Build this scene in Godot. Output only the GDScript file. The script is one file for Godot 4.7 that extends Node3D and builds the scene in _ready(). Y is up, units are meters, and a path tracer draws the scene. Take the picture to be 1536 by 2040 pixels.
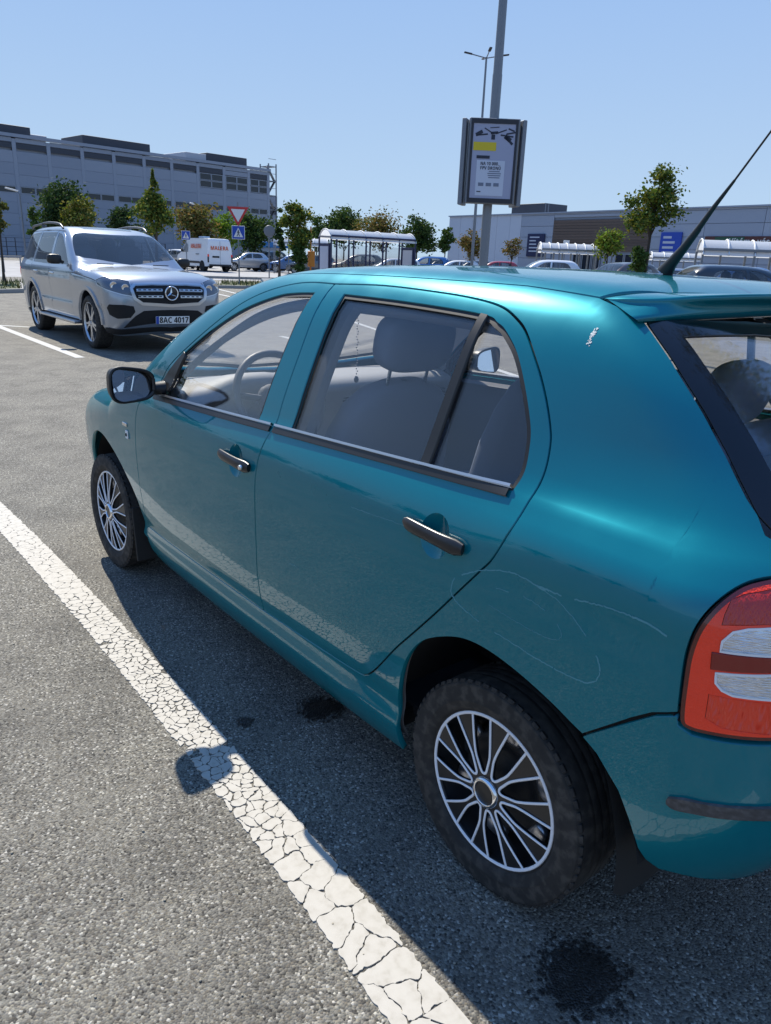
extends Node3D
# A teal hatchback on a shopping-centre car park in noon sun. Metres, y up; the hatchback's rear axle stands over the origin and it faces -z.

const EYE := Vector3(-1.8924, 1.4492, 0.9804)
const FOCAL := 1510.1
var cam_basis := Basis(Vector3.UP, -0.689484) * Basis(Vector3.RIGHT, -0.320211) * Basis(Vector3.BACK, 0.041044)

func _ready() -> void:
	rng.seed = 7
	var cam := Camera3D.new()
	cam.name = "camera"
	cam.transform = Transform3D(cam_basis, EYE)
	cam.fov = rad_to_deg(2.0 * atan(1020.0 / FOCAL))
	cam.near = 0.05
	cam.far = 1500.0
	add_child(cam)
	cam.current = true
	var env := Environment.new()
	env.background_mode = Environment.BG_SKY
	var sky := Sky.new()
	var sm := ProceduralSkyMaterial.new()
	sm.sky_top_color = lin(.105, .255, .625)
	sm.sky_horizon_color = lin(.398, .53, .663)
	sm.sky_curve = 0.30
	sm.ground_bottom_color = lin(.16, .16, .16)
	sm.ground_horizon_color = lin(.30, .32, .34)
	sm.sun_angle_max = 0.0
	sky.sky_material = sm
	env.sky = sky
	env.background_energy_multiplier = 1.0
	env.tonemap_mode = Environment.TONE_MAPPER_LINEAR
	env.tonemap_exposure = 1.35
	env.sdfgi_enabled = true
	env.ssao_enabled = true
	env.ssil_enabled = true
	var we := WorldEnvironment.new()
	we.name = "world_environment"
	we.environment = env
	add_child(we)
	var sun := DirectionalLight3D.new()
	sun.name = "sun"
	sun.light_energy = 1.6
	sun.light_color = lin(1.0, .94, .82)
	sun.light_angular_distance = 0.5
	sun.shadow_enabled = true
	add_child(sun)
	sun.look_at_from_position(Vector3(0.19, 1.0, -0.89) * 50.0, Vector3.ZERO)
	make_materials()
	build_ground()
	build_place()
	build_hatch()
	build_suv()
	build_far_cars()

func make_materials() -> void:
	var m: StandardMaterial3D
	m = mt("teal", .002, .170, .215, 1.0, .32, .85)
	m.metallic_specular = .1
	m.roughness_texture = noise_tex(512, FastNoiseLite.TYPE_SIMPLEX, 0.008, 51, [[0.0, .058, .058, .058], [.5, .084, .084, .084], [1.0, .14, .14, .14]], -1, false, 4, 5)
	m.roughness_texture_channel = BaseMaterial3D.TEXTURE_CHANNEL_RED
	tri_tex(m, 1.1, false)
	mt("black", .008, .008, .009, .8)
	mt("rubber", .012, .012, .013, .55)
	mt("trim", .014, .014, .015, .42)
	mt("handle", .016, .016, .018, .30)
	mt("gloss_black", .006, .006, .009, .08)
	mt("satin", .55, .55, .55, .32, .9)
	mt("chrome", .75, .75, .76, .08, 1.0)
	mt("steel", .020, .020, .021, .5, .2)
	mt("steel_bright", .50, .50, .52, .32, .9)
	mt("mirror", .85, .87, .90, .01, 1.0)
	mt("cover_black", .010, .010, .011, .38)
	mt("cover_white", .80, .80, .82, .35)
	mt("plate", .78, .78, .76, .5)
	mt("flap", .018, .017, .016, .75)
	m = mt("tyre", 1, 1, 1, .85)
	m.albedo_texture = noise_tex(512, FastNoiseLite.TYPE_SIMPLEX, 0.012, 3, [[0.0, .016, .015, .014], [.45, .024, .022, .020], [.62, .045, .040, .035], [1.0, .075, .066, .056]], -1, false, 4, 5)
	tri_tex(m, 3.2, false)
	m = mt("strip", 1, 1, 1, .6)
	m.albedo_texture = noise_tex(512, FastNoiseLite.TYPE_SIMPLEX, 0.02, 9, [[0.0, .03, .03, .032], [.5, .055, .055, .058], [1.0, .11, .11, .115]], -1, false, 4, 5)
	tri_tex(m, 5.0, false)
	mt("pale_mark", .07, .27, .32, .5)
	mt("dropping", .72, .72, .68, .8)
	mt("dark_red", .10, .008, .006, .15, 0.0, .6)
	var pr := noise_tex(256, FastNoiseLite.TYPE_CELLULAR, 0.055, 5, [], FastNoiseLite.RETURN_DISTANCE, true, 9.0)
	m = mt("lens_red", 1.0, .055, .020, .30, 0.0, .7)
	m.metallic_specular = .3
	m.normal_enabled = true; m.normal_texture = pr; m.normal_scale = 0.7
	tri_tex(m, 22.0, false)
	m = mt("lens_dark", .48, .022, .008, .20, 0.0, .5)
	m = mt("lens_low", .85, .045, .014, .25, 0.0, .4)
	for key in ["lens_dark", "lens_low"]:
		M[key].normal_enabled = true
		M[key].normal_texture = noise_tex(256, FastNoiseLite.TYPE_SIMPLEX, 0.04, 18, [], -1, true, 8.0, 1)
		M[key].normal_scale = .7
		M[key].uv1_triplanar = true
		M[key].uv1_scale = Vector3(26, 2, 26)
	mt("dirt", .11, .095, .075, .95)
	mt("lens_band", .22, .008, .006, .22, 0.0, .6)
	m = mt("lens_clear", .62, .64, .68, .16, .75, 1.0)
	m.normal_enabled = true
	m.normal_texture = noise_tex(256, FastNoiseLite.TYPE_SIMPLEX, 0.03, 8, [], -1, true, 10.0, 2)
	m.normal_scale = 0.9
	m.uv1_triplanar = true
	m.uv1_scale = Vector3(4, 45, 4)
	mt("lens_white", .75, .75, .76, .2, 0.0, 1.0)
	mt("seat", .13, .155, .215, .9)
	mt("rail_grey", .10, .105, .115, .35, .7)
	mt("card", .09, .092, .10, .7)
	mt("carpet", .03, .03, .032, .95)
	mt("lining", .38, .37, .35, .9)
	mt("lining2", .26, .26, .265, .9)
	mt("dash", .26, .26, .26, .6)
	mt("wheel_rim", .10, .10, .105, .5)
	mt("beads", .16, .16, .17, .4, .5)
	mt("belt", .03, .03, .03, .8)
	glass_mat("glass", .03)
	# ground
	m = mt("asphalt", 1, 1, 1, .9)
	m.albedo_texture = noise_tex(1024, FastNoiseLite.TYPE_CELLULAR, 0.105, 11, [[0.0, .036, .033, .028], [.1, .113, .105, .091], [.2, .165, .145, .112], [.3, .078, .072, .063], [.4, .216, .203, .172], [.5, .118, .112, .100], [.6, .265, .240, .188], [.7, .144, .138, .124], [.8, .308, .29, .247], [.9, .16, .147, .122], [.96, .40, .378, .325], [1.0, .50, .475, .42]], FastNoiseLite.RETURN_CELL_VALUE)
	m.heightmap_enabled = true
	m.heightmap_texture = noise_tex(1024, FastNoiseLite.TYPE_CELLULAR, 0.105, 11, [], FastNoiseLite.RETURN_DISTANCE)
	m.heightmap_flip_texture = true
	m.heightmap_scale = 0.26
	m.uv1_scale = Vector3(1.0 / .58, 1.0 / .58, 1)
	m.detail_enabled = true
	m.detail_blend_mode = BaseMaterial3D.BLEND_MODE_MUL
	m.detail_uv_layer = BaseMaterial3D.DETAIL_UV_2
	m.uv2_scale = Vector3(1.0 / 3.7, 1.0 / 3.7, 1)
	m.detail_albedo = noise_tex(1024, FastNoiseLite.TYPE_SIMPLEX, 0.006, 21, [[0.0, .66, .66, .66], [.35, .82, .82, .82], [.55, .92, .92, .915], [.75, .97, .97, .96], [1.0, 1, 1, .98]], -1, false, 4, 6)
	m = mt("line_paint", 1, 1, 1, .75)
	m.albedo_texture = noise_tex(512, FastNoiseLite.TYPE_SIMPLEX, 0.02, 31, [[0.0, .40, .37, .315], [.3, .455, .425, .37], [.55, .48, .45, .395], [1.0, .50, .47, .415]], -1, false, 4, 5)
	tri_tex(m, 2.2)
	m = mt("silver", .31, .35, .41, .28, .70, 1.0)
	mt("alloy", .55, .56, .58, .3, .9)
	glass_mat("car_glass", .40, .07, .085, .095)
	m = mt("headlamp", .11, .12, .14, .15, .5, 1.0)
	mt("sign_blue", .01, .06, .38, .5)
	mt("sign_red", .50, .03, .03, .5)
	mt("sign_white", .70, .70, .70, .5)
	mt("sign_yellow", .62, .48, .02, .5)
	mt("far_white", .70, .71, .72, .35, 0.0, 1.0)
	mt("far_silver", .45, .46, .48, .3, .7, 1.0)
	mt("far_dark", .015, .017, .022, .3, 0.0, 1.0)
	mt("far_blue", .03, .12, .32, .3, .3, 1.0)
	mt("far_red", .35, .02, .02, .3, 0.0, 1.0)
	mt("far_grey", .12, .13, .14, .3, .4, 1.0)
	mt("far_brown", .09, .06, .045, .3, .3, 1.0)
	mt("van_white", .74, .75, .76, .4, 0.0, .6)
	mt("van_orange", .62, .10, .02, .5)
	for k in 4: mt("clad%d" % k, .26 + .014 * k, .285 + .014 * k, .34 + .014 * k, .5, .1)  # hall cladding paled and blued, distance haze put into the colour
	mt("clad_dark", .045, .05, .065, .6)
	mt("clad_light", .40, .42, .46, .6)
	mt("mullion", .32, .34, .38, .5)
	m = mt("wall_light", .54, .58, .66, .7)
	for k in 3: mt("brown%d" % k, .11 + .014 * k, .078 + .010 * k, .062 + .008 * k, .7)
	for k in 3: mt("grey_panel%d" % k, .33 + .016 * k, .37 + .016 * k, .45 + .016 * k, .55, .1)
	mt("navy", .012, .02, .075, .5)
	mt("banner_blue", .02, .07, .42, .6)
	mt("pole_grey", .20, .215, .24, .45, .5)
	mt("frame_grey", .19, .205, .235, .5, .3)
	mt("frame_dark", .022, .024, .035, .5)
	mt("poster", .34, .36, .48, .5)
	mt("poster_white", .52, .56, .66, .5)
	mt("ink", .02, .025, .045, .6)
	mt("ink_soft", .16, .19, .26, .6)
	m = mt("vault", .62, .64, .67, .3)
	m.backlight_enabled = true
	m.backlight = lin(.6, .62, .65)
	mt("canopy_blue", .02, .16, .42, .5)
	mt("orange_post", .60, .20, .01, .5)
	mt("bark", .055, .043, .034, .95)
	m = mt("leaf", 1, 1, 1, .8)
	m.metallic_specular = .25
	m.vertex_color_use_as_albedo = true
	m.backlight_enabled = true
	m.backlight = lin(.5, .5, .25)
	m = mt("grass", 1, 1, 1, .9)
	m.vertex_color_use_as_albedo = true
	mt("soil", .075, .085, .035, .95)
	mt("kerb", .30, .29, .27, .9)
	m = mt("pale_road", 1, 1, 1, .9)
	m.albedo_texture = noise_tex(512, FastNoiseLite.TYPE_SIMPLEX, 0.01, 41, [[0.0, .26, .255, .25], [.5, .33, .325, .32], [1.0, .38, .375, .37]], -1, false, 4, 5)
	tri_tex(m, .12)
	mt("pane_dark", .02, .024, .032, .06)
	mt("brick_print", .10, .035, .03, .7)
	mt("green_print", .02, .09, .05, .6)
	glass_mat("shelter_glass", .12, .02, .03, .05)
	mt("grit", .30, .27, .21, .9)
	mt("road_paint", .46, .46, .44, .8)
	var oil: StandardMaterial3D = M.asphalt.duplicate()
	oil.resource_name = "oil"
	oil.albedo_color = lin(.13, .13, .135)
	oil.roughness = .38
	oil.detail_enabled = false
	M["oil"] = oil

func sheet(mb: MB, pts: Array) -> void:
	var k := []
	for q in pts: k.append(mb.vert(q, Vector3.UP, Vector2(q.x, q.z)))
	for j in range(1, pts.size() - 1): mb.tri(k[0], k[j], k[j + 1])

func uv2_mesh(mb: MB) -> ArrayMesh:
	var a := []
	a.resize(Mesh.ARRAY_MAX)
	a[Mesh.ARRAY_VERTEX] = mb.v; a[Mesh.ARRAY_NORMAL] = mb.n; a[Mesh.ARRAY_TEX_UV] = mb.u; a[Mesh.ARRAY_TEX_UV2] = mb.u; a[Mesh.ARRAY_INDEX] = mb.i
	var m := ArrayMesh.new()
	m.add_surface_from_arrays(Mesh.PRIMITIVE_TRIANGLES, a)
	return m

func build_ground() -> void:
	var mb := MB.new()
	var xs := [-500., -200., -100., -60., -40., -30., -20., -14., -8., -4., 0., 4., 8., 12., 16., 20., 26., 32., 40., 50., 60., 72., 86., 100., 130., 200., 400., 700.]
	var zs := [300., 100., 40., 15., 5., 0., -5., -8., -11., -14., -17., -20., -25., -30., -36., -42., -50., -58., -68., -80., -95., -110., -130., -170., -300., -700.]
	for z in zs:
		for x in xs: mb.vert(Vector3(x, ground_y(x, z), z), Vector3.UP, Vector2(x, z))
	for a in zs.size() - 1:
		for b in xs.size() - 1: mb.quad(a * xs.size() + b, a * xs.size() + b + 1, (a + 1) * xs.size() + b + 1, (a + 1) * xs.size() + b)
	var g := part_mesh(uv2_mesh(mb), "ground", M.asphalt, self)
	g.set_meta("kind", "structure")
	# cracked thermoplastic line beside the car
	var line := Node3D.new()
	line.name = "painted_line"
	add_child(line)
	line.set_meta("kind", "structure")
	var x0 := -0.069
	var x1 := 0.069
	var seeds := PackedVector2Array()
	var z := -4.6
	while z < 1.35:
		var d := 0.5 + 0.5 * sin(z * 2.1 + 1.0)
		var big := 0.040 + 0.034 * d if z > -0.45 else (0.026 + 0.020 * d if z > -2.2 else 0.060)
		var nn := maxi(1, int(round(0.15 / big)))
		for k in nn: seeds.append(Vector2(lerpf(x0, x1, (k + rng.randf_range(-.1, 1.1)) / nn), z + rng.randf_range(-.7, .7) * big))
		z += big * rng.randf_range(.8, 1.3)
	var wob := FastNoiseLite.new()
	wob.seed = 4
	wob.frequency = 26.0
	wob.fractal_octaves = 4
	var made := []
	for j in seeds.size():
		var cell := PackedVector2Array([Vector2(x0, -4.7), Vector2(x1, -4.7), Vector2(x1, 1.4), Vector2(x0, 1.4)])
		for k in seeds.size():
			if k == j or absf(seeds[k].y - seeds[j].y) > .4: continue
			cell = cut_half(cell, (seeds[j] + seeds[k]) * .5, seeds[k] - seeds[j])
			if cell.size() < 3: break
		if cell.size() < 3: continue
		var near := seeds[j].y > -2.2
		var gap := rng.randf_range(.0004, .0011) if rng.randf() < .5 else rng.randf_range(.0012, .0027)
		if not near: gap = rng.randf_range(.0002, .0012)
		var pl := shrink(cell, gap)
		if pl.size() < 3: continue
		pl = dense(chaikin(pl), .006)
		var lo := pl[0]
		var hi := pl[0]
		for k in pl.size():
			var q := pl[k]
			var edge := q.x < x0 + .005 or q.x > x1 - .005
			pl[k] += Vector2(wob.get_noise_2d(q.x, q.y), wob.get_noise_2d(q.x + 9.0, q.y)) * (.0095 if not edge else .0075) + Vector2(rng.randf_range(-1, 1), rng.randf_range(-1, 1)) * .0007
			var w: float = q.y + .59
			pl[k].x += -1.040 - .0381 * w - .00955 * w * minf(w, .9)
			lo = lo.min(q); hi = hi.max(q)
		if (hi - lo).length() < .05 and (lo.x < x0 + .01 or hi.x > x1 - .01) and rng.randf() < .10: continue
		if Geometry2D.triangulate_polygon(pl).is_empty():
			pl = shrink(cell, gap + .001)
			for k in pl.size():
				var w: float = pl[k].y + .59
				pl[k].x += -1.040 - .0381 * w - .00955 * w * minf(w, .9)
			if Geometry2D.triangulate_polygon(pl).is_empty(): continue
		made.append([(hi.x - lo.x) * (hi.y - lo.y) * (1.0 if near else .2), pl])
	made.sort_custom(func(p, q): return p[0] > q[0])
	var crumbs := MB.new()
	var flat := Transform3D(Basis(Vector3(1, 0, 0), Vector3(0, 0, 1), Vector3(0, 1, 0)), Vector3(0, .0005, 0))
	for j in made.size():
		if j < 290:
			var fm := MB.new()
			fm.prism(made[j][1], .0028, flat)
			part(fm, "paint_flake", M.line_paint, line)
		else: crumbs.prism(made[j][1], .0028, flat)
	if crumbs.v.size() > 0: part(crumbs, "paint_crumbs", M.line_paint, line).set_meta("kind", "stuff")
	# loose grit
	var grit := MB.new()
	for j in 420:
		var q := Vector3(rng.randf_range(-2.6, .9), .002, rng.randf_range(-3.6, .6))
		var r := rng.randf_range(.0018, .0045)
		grit.ellipsoid(q, Vector3(r, r * .7, r * rng.randf_range(.7, 1.3)), Basis(Vector3.UP, rng.randf() * TAU), 1.0, 6, 4)
	var gn := part(grit, "loose_grit", M.grit, self)
	tag(gn, "scattered tiny stones lying on the asphalt round the car", "grit", "", "stuff")

func chaikin(p: PackedVector2Array) -> PackedVector2Array:
	var o := PackedVector2Array()
	for k in p.size():
		var a := p[k]
		var b := p[(k + 1) % p.size()]
		var t := minf(.22, .006 / maxf(a.distance_to(b), .0001))
		o.append(a.lerp(b, t)); o.append(b.lerp(a, t))
	return o

func cut_half(poly: PackedVector2Array, at: Vector2, nn: Vector2) -> PackedVector2Array:
	var o := PackedVector2Array()
	var m := poly.size()
	for j in m:
		var a := poly[j]
		var b := poly[(j + 1) % m]
		var da := (a - at).dot(nn)
		var db := (b - at).dot(nn)
		if da <= 0: o.append(a)
		if (da < 0 and db > 0) or (da > 0 and db < 0): o.append(a.lerp(b, da / (da - db)))
	return o

# ---------------------------------------------------------------- library
class MB:
	var v := PackedVector3Array()
	var n := PackedVector3Array()
	var u := PackedVector2Array()
	var c := PackedColorArray()
	var i := PackedInt32Array()
	var tint := Color(-1, 0, 0)
	func vert(p: Vector3, nn: Vector3, uv := Vector2.ZERO) -> int:
		v.append(p); n.append(nn); u.append(uv)
		if tint.r >= 0.0: c.append(tint)
		return v.size() - 1
	func tri(a: int, b: int, d: int) -> void:
		var g := (v[b] - v[a]).cross(v[d] - v[a])
		if g.dot(n[a] + n[b] + n[d]) > 0.0:
			i.append(a); i.append(d); i.append(b)
		else:
			i.append(a); i.append(b); i.append(d)
	func quad(a: int, b: int, d: int, e: int) -> void:
		tri(a, b, d); tri(a, d, e)
	func face(p: Array, nn := Vector3.ZERO) -> void:
		if nn == Vector3.ZERO: nn = (p[1] - p[0]).cross(p[2] - p[0]).normalized()
		var k := []
		for q in p: k.append(vert(q, nn))
		for j in range(1, p.size() - 1): tri(k[0], k[j], k[j + 1])
	func add(o: MB, t := Transform3D.IDENTITY) -> void:
		var b := v.size()
		for j in o.v.size():
			v.append(t * o.v[j]); n.append((t.basis * o.n[j]).normalized()); u.append(o.u[j])
			if tint.r >= 0.0: c.append(tint)
		for j in range(0, o.i.size(), 3): tri(b + o.i[j], b + o.i[j + 1], b + o.i[j + 2])
	func flipped() -> MB:
		var o := MB.new()
		for j in v.size():
			o.v.append(v[j] * Vector3(-1, 1, 1)); o.n.append(n[j] * Vector3(-1, 1, 1)); o.u.append(u[j])
		for j in range(0, i.size(), 3):
			o.i.append(i[j]); o.i.append(i[j + 2]); o.i.append(i[j + 1])
		o.c = c.duplicate()
		return o
	func mesh() -> ArrayMesh:
		for k in range(0, i.size(), 3):
			if (v[i[k + 1]] - v[i[k]]).cross(v[i[k + 2]] - v[i[k]]).dot(n[i[k]] + n[i[k + 1]] + n[i[k + 2]]) > 0.0:
				var sw := i[k + 1]
				i[k + 1] = i[k + 2]
				i[k + 2] = sw
		var a := []
		a.resize(Mesh.ARRAY_MAX)
		a[Mesh.ARRAY_VERTEX] = v; a[Mesh.ARRAY_NORMAL] = n; a[Mesh.ARRAY_TEX_UV] = u; a[Mesh.ARRAY_INDEX] = i
		if c.size() == v.size() and c.size() > 0: a[Mesh.ARRAY_COLOR] = c
		var m := ArrayMesh.new()
		if v.size() > 0 and i.size() > 0: m.add_surface_from_arrays(Mesh.PRIMITIVE_TRIANGLES, a)
		return m
	# plain or chamfered box: centre, size, turn, chamfer
	func box(at: Vector3, s: Vector3, b := Basis.IDENTITY, r := 0.0) -> void:
		var h := s * 0.5
		r = minf(r, minf(h.x, minf(h.y, h.z)) * 0.95)
		var id := {}
		for sx in [-1, 1]:
			for sy in [-1, 1]:
				for sz in [-1, 1]:
					var k := Vector3(sx, sy, sz)
					for ax in 3:
						var q := Vector3(k.x * (h.x - r), k.y * (h.y - r), k.z * (h.z - r))
						q[ax] = k[ax] * h[ax]
						var nn := Vector3.ZERO
						nn[ax] = k[ax]
						id[[sx, sy, sz, ax]] = vert(at + b * q, b * nn)
		for sg in [-1, 1]:
			quad(id[[sg, -1, -1, 0]], id[[sg, 1, -1, 0]], id[[sg, 1, 1, 0]], id[[sg, -1, 1, 0]])
			quad(id[[-1, sg, -1, 1]], id[[1, sg, -1, 1]], id[[1, sg, 1, 1]], id[[-1, sg, 1, 1]])
			quad(id[[-1, -1, sg, 2]], id[[1, -1, sg, 2]], id[[1, 1, sg, 2]], id[[-1, 1, sg, 2]])
		if r > 0.0:
			for s1 in [-1, 1]:
				for s2 in [-1, 1]:
					quad(id[[-1, s1, s2, 1]], id[[1, s1, s2, 1]], id[[1, s1, s2, 2]], id[[-1, s1, s2, 2]])
					quad(id[[s1, -1, s2, 0]], id[[s1, 1, s2, 0]], id[[s1, 1, s2, 2]], id[[s1, -1, s2, 2]])
					quad(id[[s1, s2, -1, 0]], id[[s1, s2, 1, 0]], id[[s1, s2, 1, 1]], id[[s1, s2, -1, 1]])
					for s3 in [-1, 1]: tri(id[[s1, s2, s3, 0]], id[[s1, s2, s3, 1]], id[[s1, s2, s3, 2]])
	func bar(a: Vector3, b: Vector3, w: float, h: float, r := 0.0) -> void:
		var d := (b - a).normalized()
		var up := Vector3.UP if absf(d.y) < 0.95 else Vector3.RIGHT
		var x := up.cross(d).normalized()
		box((a + b) * 0.5, Vector3(w, h, a.distance_to(b)), Basis(x, d.cross(x), d), r)
	func tube(pts: Array, rad: Variant, seg := 8, squash := Vector2.ONE, closed := false, up0 := Vector3.UP) -> void:
		var m := pts.size()
		var first := v.size()
		for j in m:
			var a: Vector3 = pts[(j - 1 + m) % m] if closed or j > 0 else pts[j]
			var b: Vector3 = pts[(j + 1) % m] if closed or j < m - 1 else pts[j]
			var d := (b - a).normalized()
			var up := up0 if absf(d.dot(up0)) < 0.97 else Vector3(0.3, 0.1, 1).normalized()
			var x := up.cross(d).normalized()
			var y := d.cross(x)
			var r: float = rad[j] if rad is Array else rad
			for k in seg:
				var t := TAU * k / seg
				vert(pts[j] + x * cos(t) * r * squash.x + y * sin(t) * r * squash.y, (x * cos(t) / squash.x + y * sin(t) / squash.y).normalized(), Vector2(float(k) / seg, j))
		for j in (m if closed else m - 1):
			for k in seg:
				var j2 := (j + 1) % m
				quad(first + j * seg + k, first + j * seg + (k + 1) % seg, first + j2 * seg + (k + 1) % seg, first + j2 * seg + k)
		if not closed:
			for e in [0, m - 1]:
				var d2: Vector3 = (pts[1] - pts[0]).normalized() * -1.0 if e == 0 else (pts[m - 1] - pts[m - 2]).normalized()
				var cc := vert(pts[e], d2)
				var ring := []
				for k in seg: ring.append(vert(v[first + e * seg + k], d2))
				for k in seg: tri(cc, ring[k], ring[(k + 1) % seg])
	# profile of (radius, along), turned round the transform's y axis
	func lathe(pr: Array, t := Transform3D.IDENTITY, seg := 32, a0 := 0.0, a1 := TAU) -> void:
		var first := v.size()
		var m := pr.size()
		for j in m:
			var d: Vector2 = (pr[mini(j + 1, m - 1)] - pr[maxi(j - 1, 0)]).normalized()
			for k in seg + 1:
				var a := a0 + (a1 - a0) * k / seg
				var o := Vector3(cos(a), 0, sin(a))
				vert(t * (o * pr[j].x + Vector3(0, pr[j].y, 0)), (t.basis * (o * d.y - Vector3(0, d.x, 0))).normalized(), Vector2(float(k) / seg, float(j) / m))
		for j in m - 1:
			for k in seg:
				var a := first + j * (seg + 1) + k
				quad(a, a + 1, a + seg + 2, a + seg + 1)
	# polygon in the transform's xy plane, from z = 0 to z = depth
	func prism(poly: PackedVector2Array, depth: float, t := Transform3D.IDENTITY, bevel := 0.0) -> void:
		var top := poly
		if bevel > 0.0:
			var off := Geometry2D.offset_polygon(poly, -bevel, Geometry2D.JOIN_MITER)
			if off.size() == 1 and off[0].size() == poly.size(): top = off[0]
			else: bevel = 0.0
		var idx := Geometry2D.triangulate_polygon(top)
		var idb := Geometry2D.triangulate_polygon(poly)
		for e in 2:
			var nn := (t.basis.z * (1.0 if e == 1 else -1.0)).normalized()
			var b := v.size()
			var src: PackedVector2Array = top if e == 1 else poly
			for q in src: vert(t * Vector3(q.x, q.y, depth * e), nn, q)
			var ii: PackedInt32Array = idx if e == 1 else idb
			for k in range(0, ii.size(), 3): tri(b + ii[k], b + ii[k + 1], b + ii[k + 2])
		var m := poly.size()
		var cw := Geometry2D.is_polygon_clockwise(poly)
		for k in m:
			var p := poly[k]
			var q := poly[(k + 1) % m]
			var d := (q - p).normalized()
			var o := Vector2(d.y, -d.x) * (-1.0 if cw else 1.0)
			var nn := (t.basis * Vector3(o.x, o.y, 0.35 if bevel > 0.0 else 0.0)).normalized()
			quad(vert(t * Vector3(p.x, p.y, 0), nn), vert(t * Vector3(q.x, q.y, 0), nn), vert(t * Vector3(q.x, q.y, depth - bevel * 0.0), nn), vert(t * Vector3(p.x, p.y, depth), nn)) if bevel <= 0.0 else _bev(t, poly, top, k, m, depth, bevel, nn)
	func _bev(t: Transform3D, poly: PackedVector2Array, top: PackedVector2Array, k: int, m: int, depth: float, _bevel: float, nn: Vector3) -> void:
		var p := poly[k]
		var q := poly[(k + 1) % m]
		var a := top[k]
		var b := top[(k + 1) % m]
		if a.distance_to(p) > _bevel * 4.0 or b.distance_to(q) > _bevel * 4.0:
			a = p; b = q
		quad(vert(t * Vector3(p.x, p.y, 0), nn), vert(t * Vector3(q.x, q.y, 0), nn), vert(t * Vector3(b.x, b.y, depth), nn), vert(t * Vector3(a.x, a.y, depth), nn))
	# rows of points, smooth normals
	func grid(rows: Array, closed_u := false, flip := false) -> void:
		var first := v.size()
		var m := rows.size()
		var w: int = rows[0].size()
		for j in m:
			for k in w:
				var du: Vector3 = rows[j][(k + 1) % w if closed_u else mini(k + 1, w - 1)] - rows[j][(k - 1 + w) % w if closed_u else maxi(k - 1, 0)]
				var dv: Vector3 = rows[mini(j + 1, m - 1)][k] - rows[maxi(j - 1, 0)][k]
				var nn := du.cross(dv).normalized()
				vert(rows[j][k], -nn if flip else nn, Vector2(float(k) / w, float(j) / m))
		for j in m - 1:
			for k in (w if closed_u else w - 1):
				var k2 := (k + 1) % w
				quad(first + j * w + k, first + j * w + k2, first + (j + 1) * w + k2, first + (j + 1) * w + k)
	func ellipsoid(at: Vector3, r: Vector3, b := Basis.IDENTITY, pw := 1.0, su := 16, sv := 10) -> void:
		var first := v.size()
		for j in sv + 1:
			var ph := PI * j / sv - PI / 2
			for k in su + 1:
				var th := TAU * k / su
				var d := Vector3(cos(ph) * cos(th), sin(ph), cos(ph) * sin(th))
				var q := Vector3(signf(d.x) * pow(absf(d.x), pw), signf(d.y) * pow(absf(d.y), pw), signf(d.z) * pow(absf(d.z), pw))
				var e := 2.0 - pw
				var nn := Vector3(signf(d.x) * pow(absf(d.x), e) / r.x, signf(d.y) * pow(absf(d.y), e) / r.y, signf(d.z) * pow(absf(d.z), e) / r.z)
				vert(at + b * (q * r), (b * nn).normalized())
		for j in sv:
			for k in su:
				var a := first + j * (su + 1) + k
				quad(a, a + 1, a + su + 2, a + su + 1)

var M := {}
var rng := RandomNumberGenerator.new()
var taken := {}

func numbered(called: String) -> String:
	taken[called] = taken.get(called, -1) + 1
	return called if taken[called] == 0 else "%s_%03d" % [called, taken[called]]

func part(mb: MB, called: String, m: Material, parent: Node, label := "") -> MeshInstance3D:
	return part_mesh(mb.mesh(), called, m, parent, label)

func part_mesh(me: Mesh, called: String, m: Material, parent: Node, label := "") -> MeshInstance3D:
	var o := MeshInstance3D.new()
	o.name = called if parent != self else numbered(called)
	o.mesh = me
	o.material_override = m
	if label: o.set_meta("label", label)
	parent.add_child(o, true)
	return o

func thing(called: String, label: String, category: String, at := Vector3.ZERO, turn := 0.0, group := "") -> Node3D:
	var o := Node3D.new()
	o.name = numbered(called)
	add_child(o)
	o.position = at
	o.rotation.y = turn
	tag(o, label, category, group)
	return o

func tag(o: Node, label: String, category := "", group := "", kind := "") -> void:
	if label: o.set_meta("label", label)
	if category: o.set_meta("category", category)
	if group: o.set_meta("group", group)
	if kind: o.set_meta("kind", kind)

func struct(mb: MB, called: String, m: Material, parent: Node = null) -> MeshInstance3D:
	var o := part(mb, called, m, parent if parent else self)
	o.set_meta("kind", "structure")
	return o

func copy_of(o: Node3D, at: Vector3, turn: float, label := "", called := "") -> Node3D:
	var c: Node3D = o.duplicate()
	c.name = numbered(called if called else str(o.name).trim_suffix("_001").rstrip("0123456789").trim_suffix("_"))
	add_child(c)
	c.position = at
	c.rotation.y = turn
	if label: c.set_meta("label", label)
	return c

func lin(r: float, g: float, b: float, a := 1.0) -> Color:
	var k := Color(r, g, b).linear_to_srgb()
	k.a = a
	return k

# linear base colour, roughness, metal
func mt(key: String, r: float, g: float, b: float, rough := 0.6, metal := 0.0, coat := 0.0) -> StandardMaterial3D:
	var m := StandardMaterial3D.new()
	m.resource_name = key
	m.albedo_color = lin(r, g, b)
	m.roughness = rough
	m.metallic = metal
	if coat > 0.0:
		m.clearcoat_enabled = true
		m.clearcoat = coat
		m.clearcoat_roughness = 0.02
	M[key] = m
	return m

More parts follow.
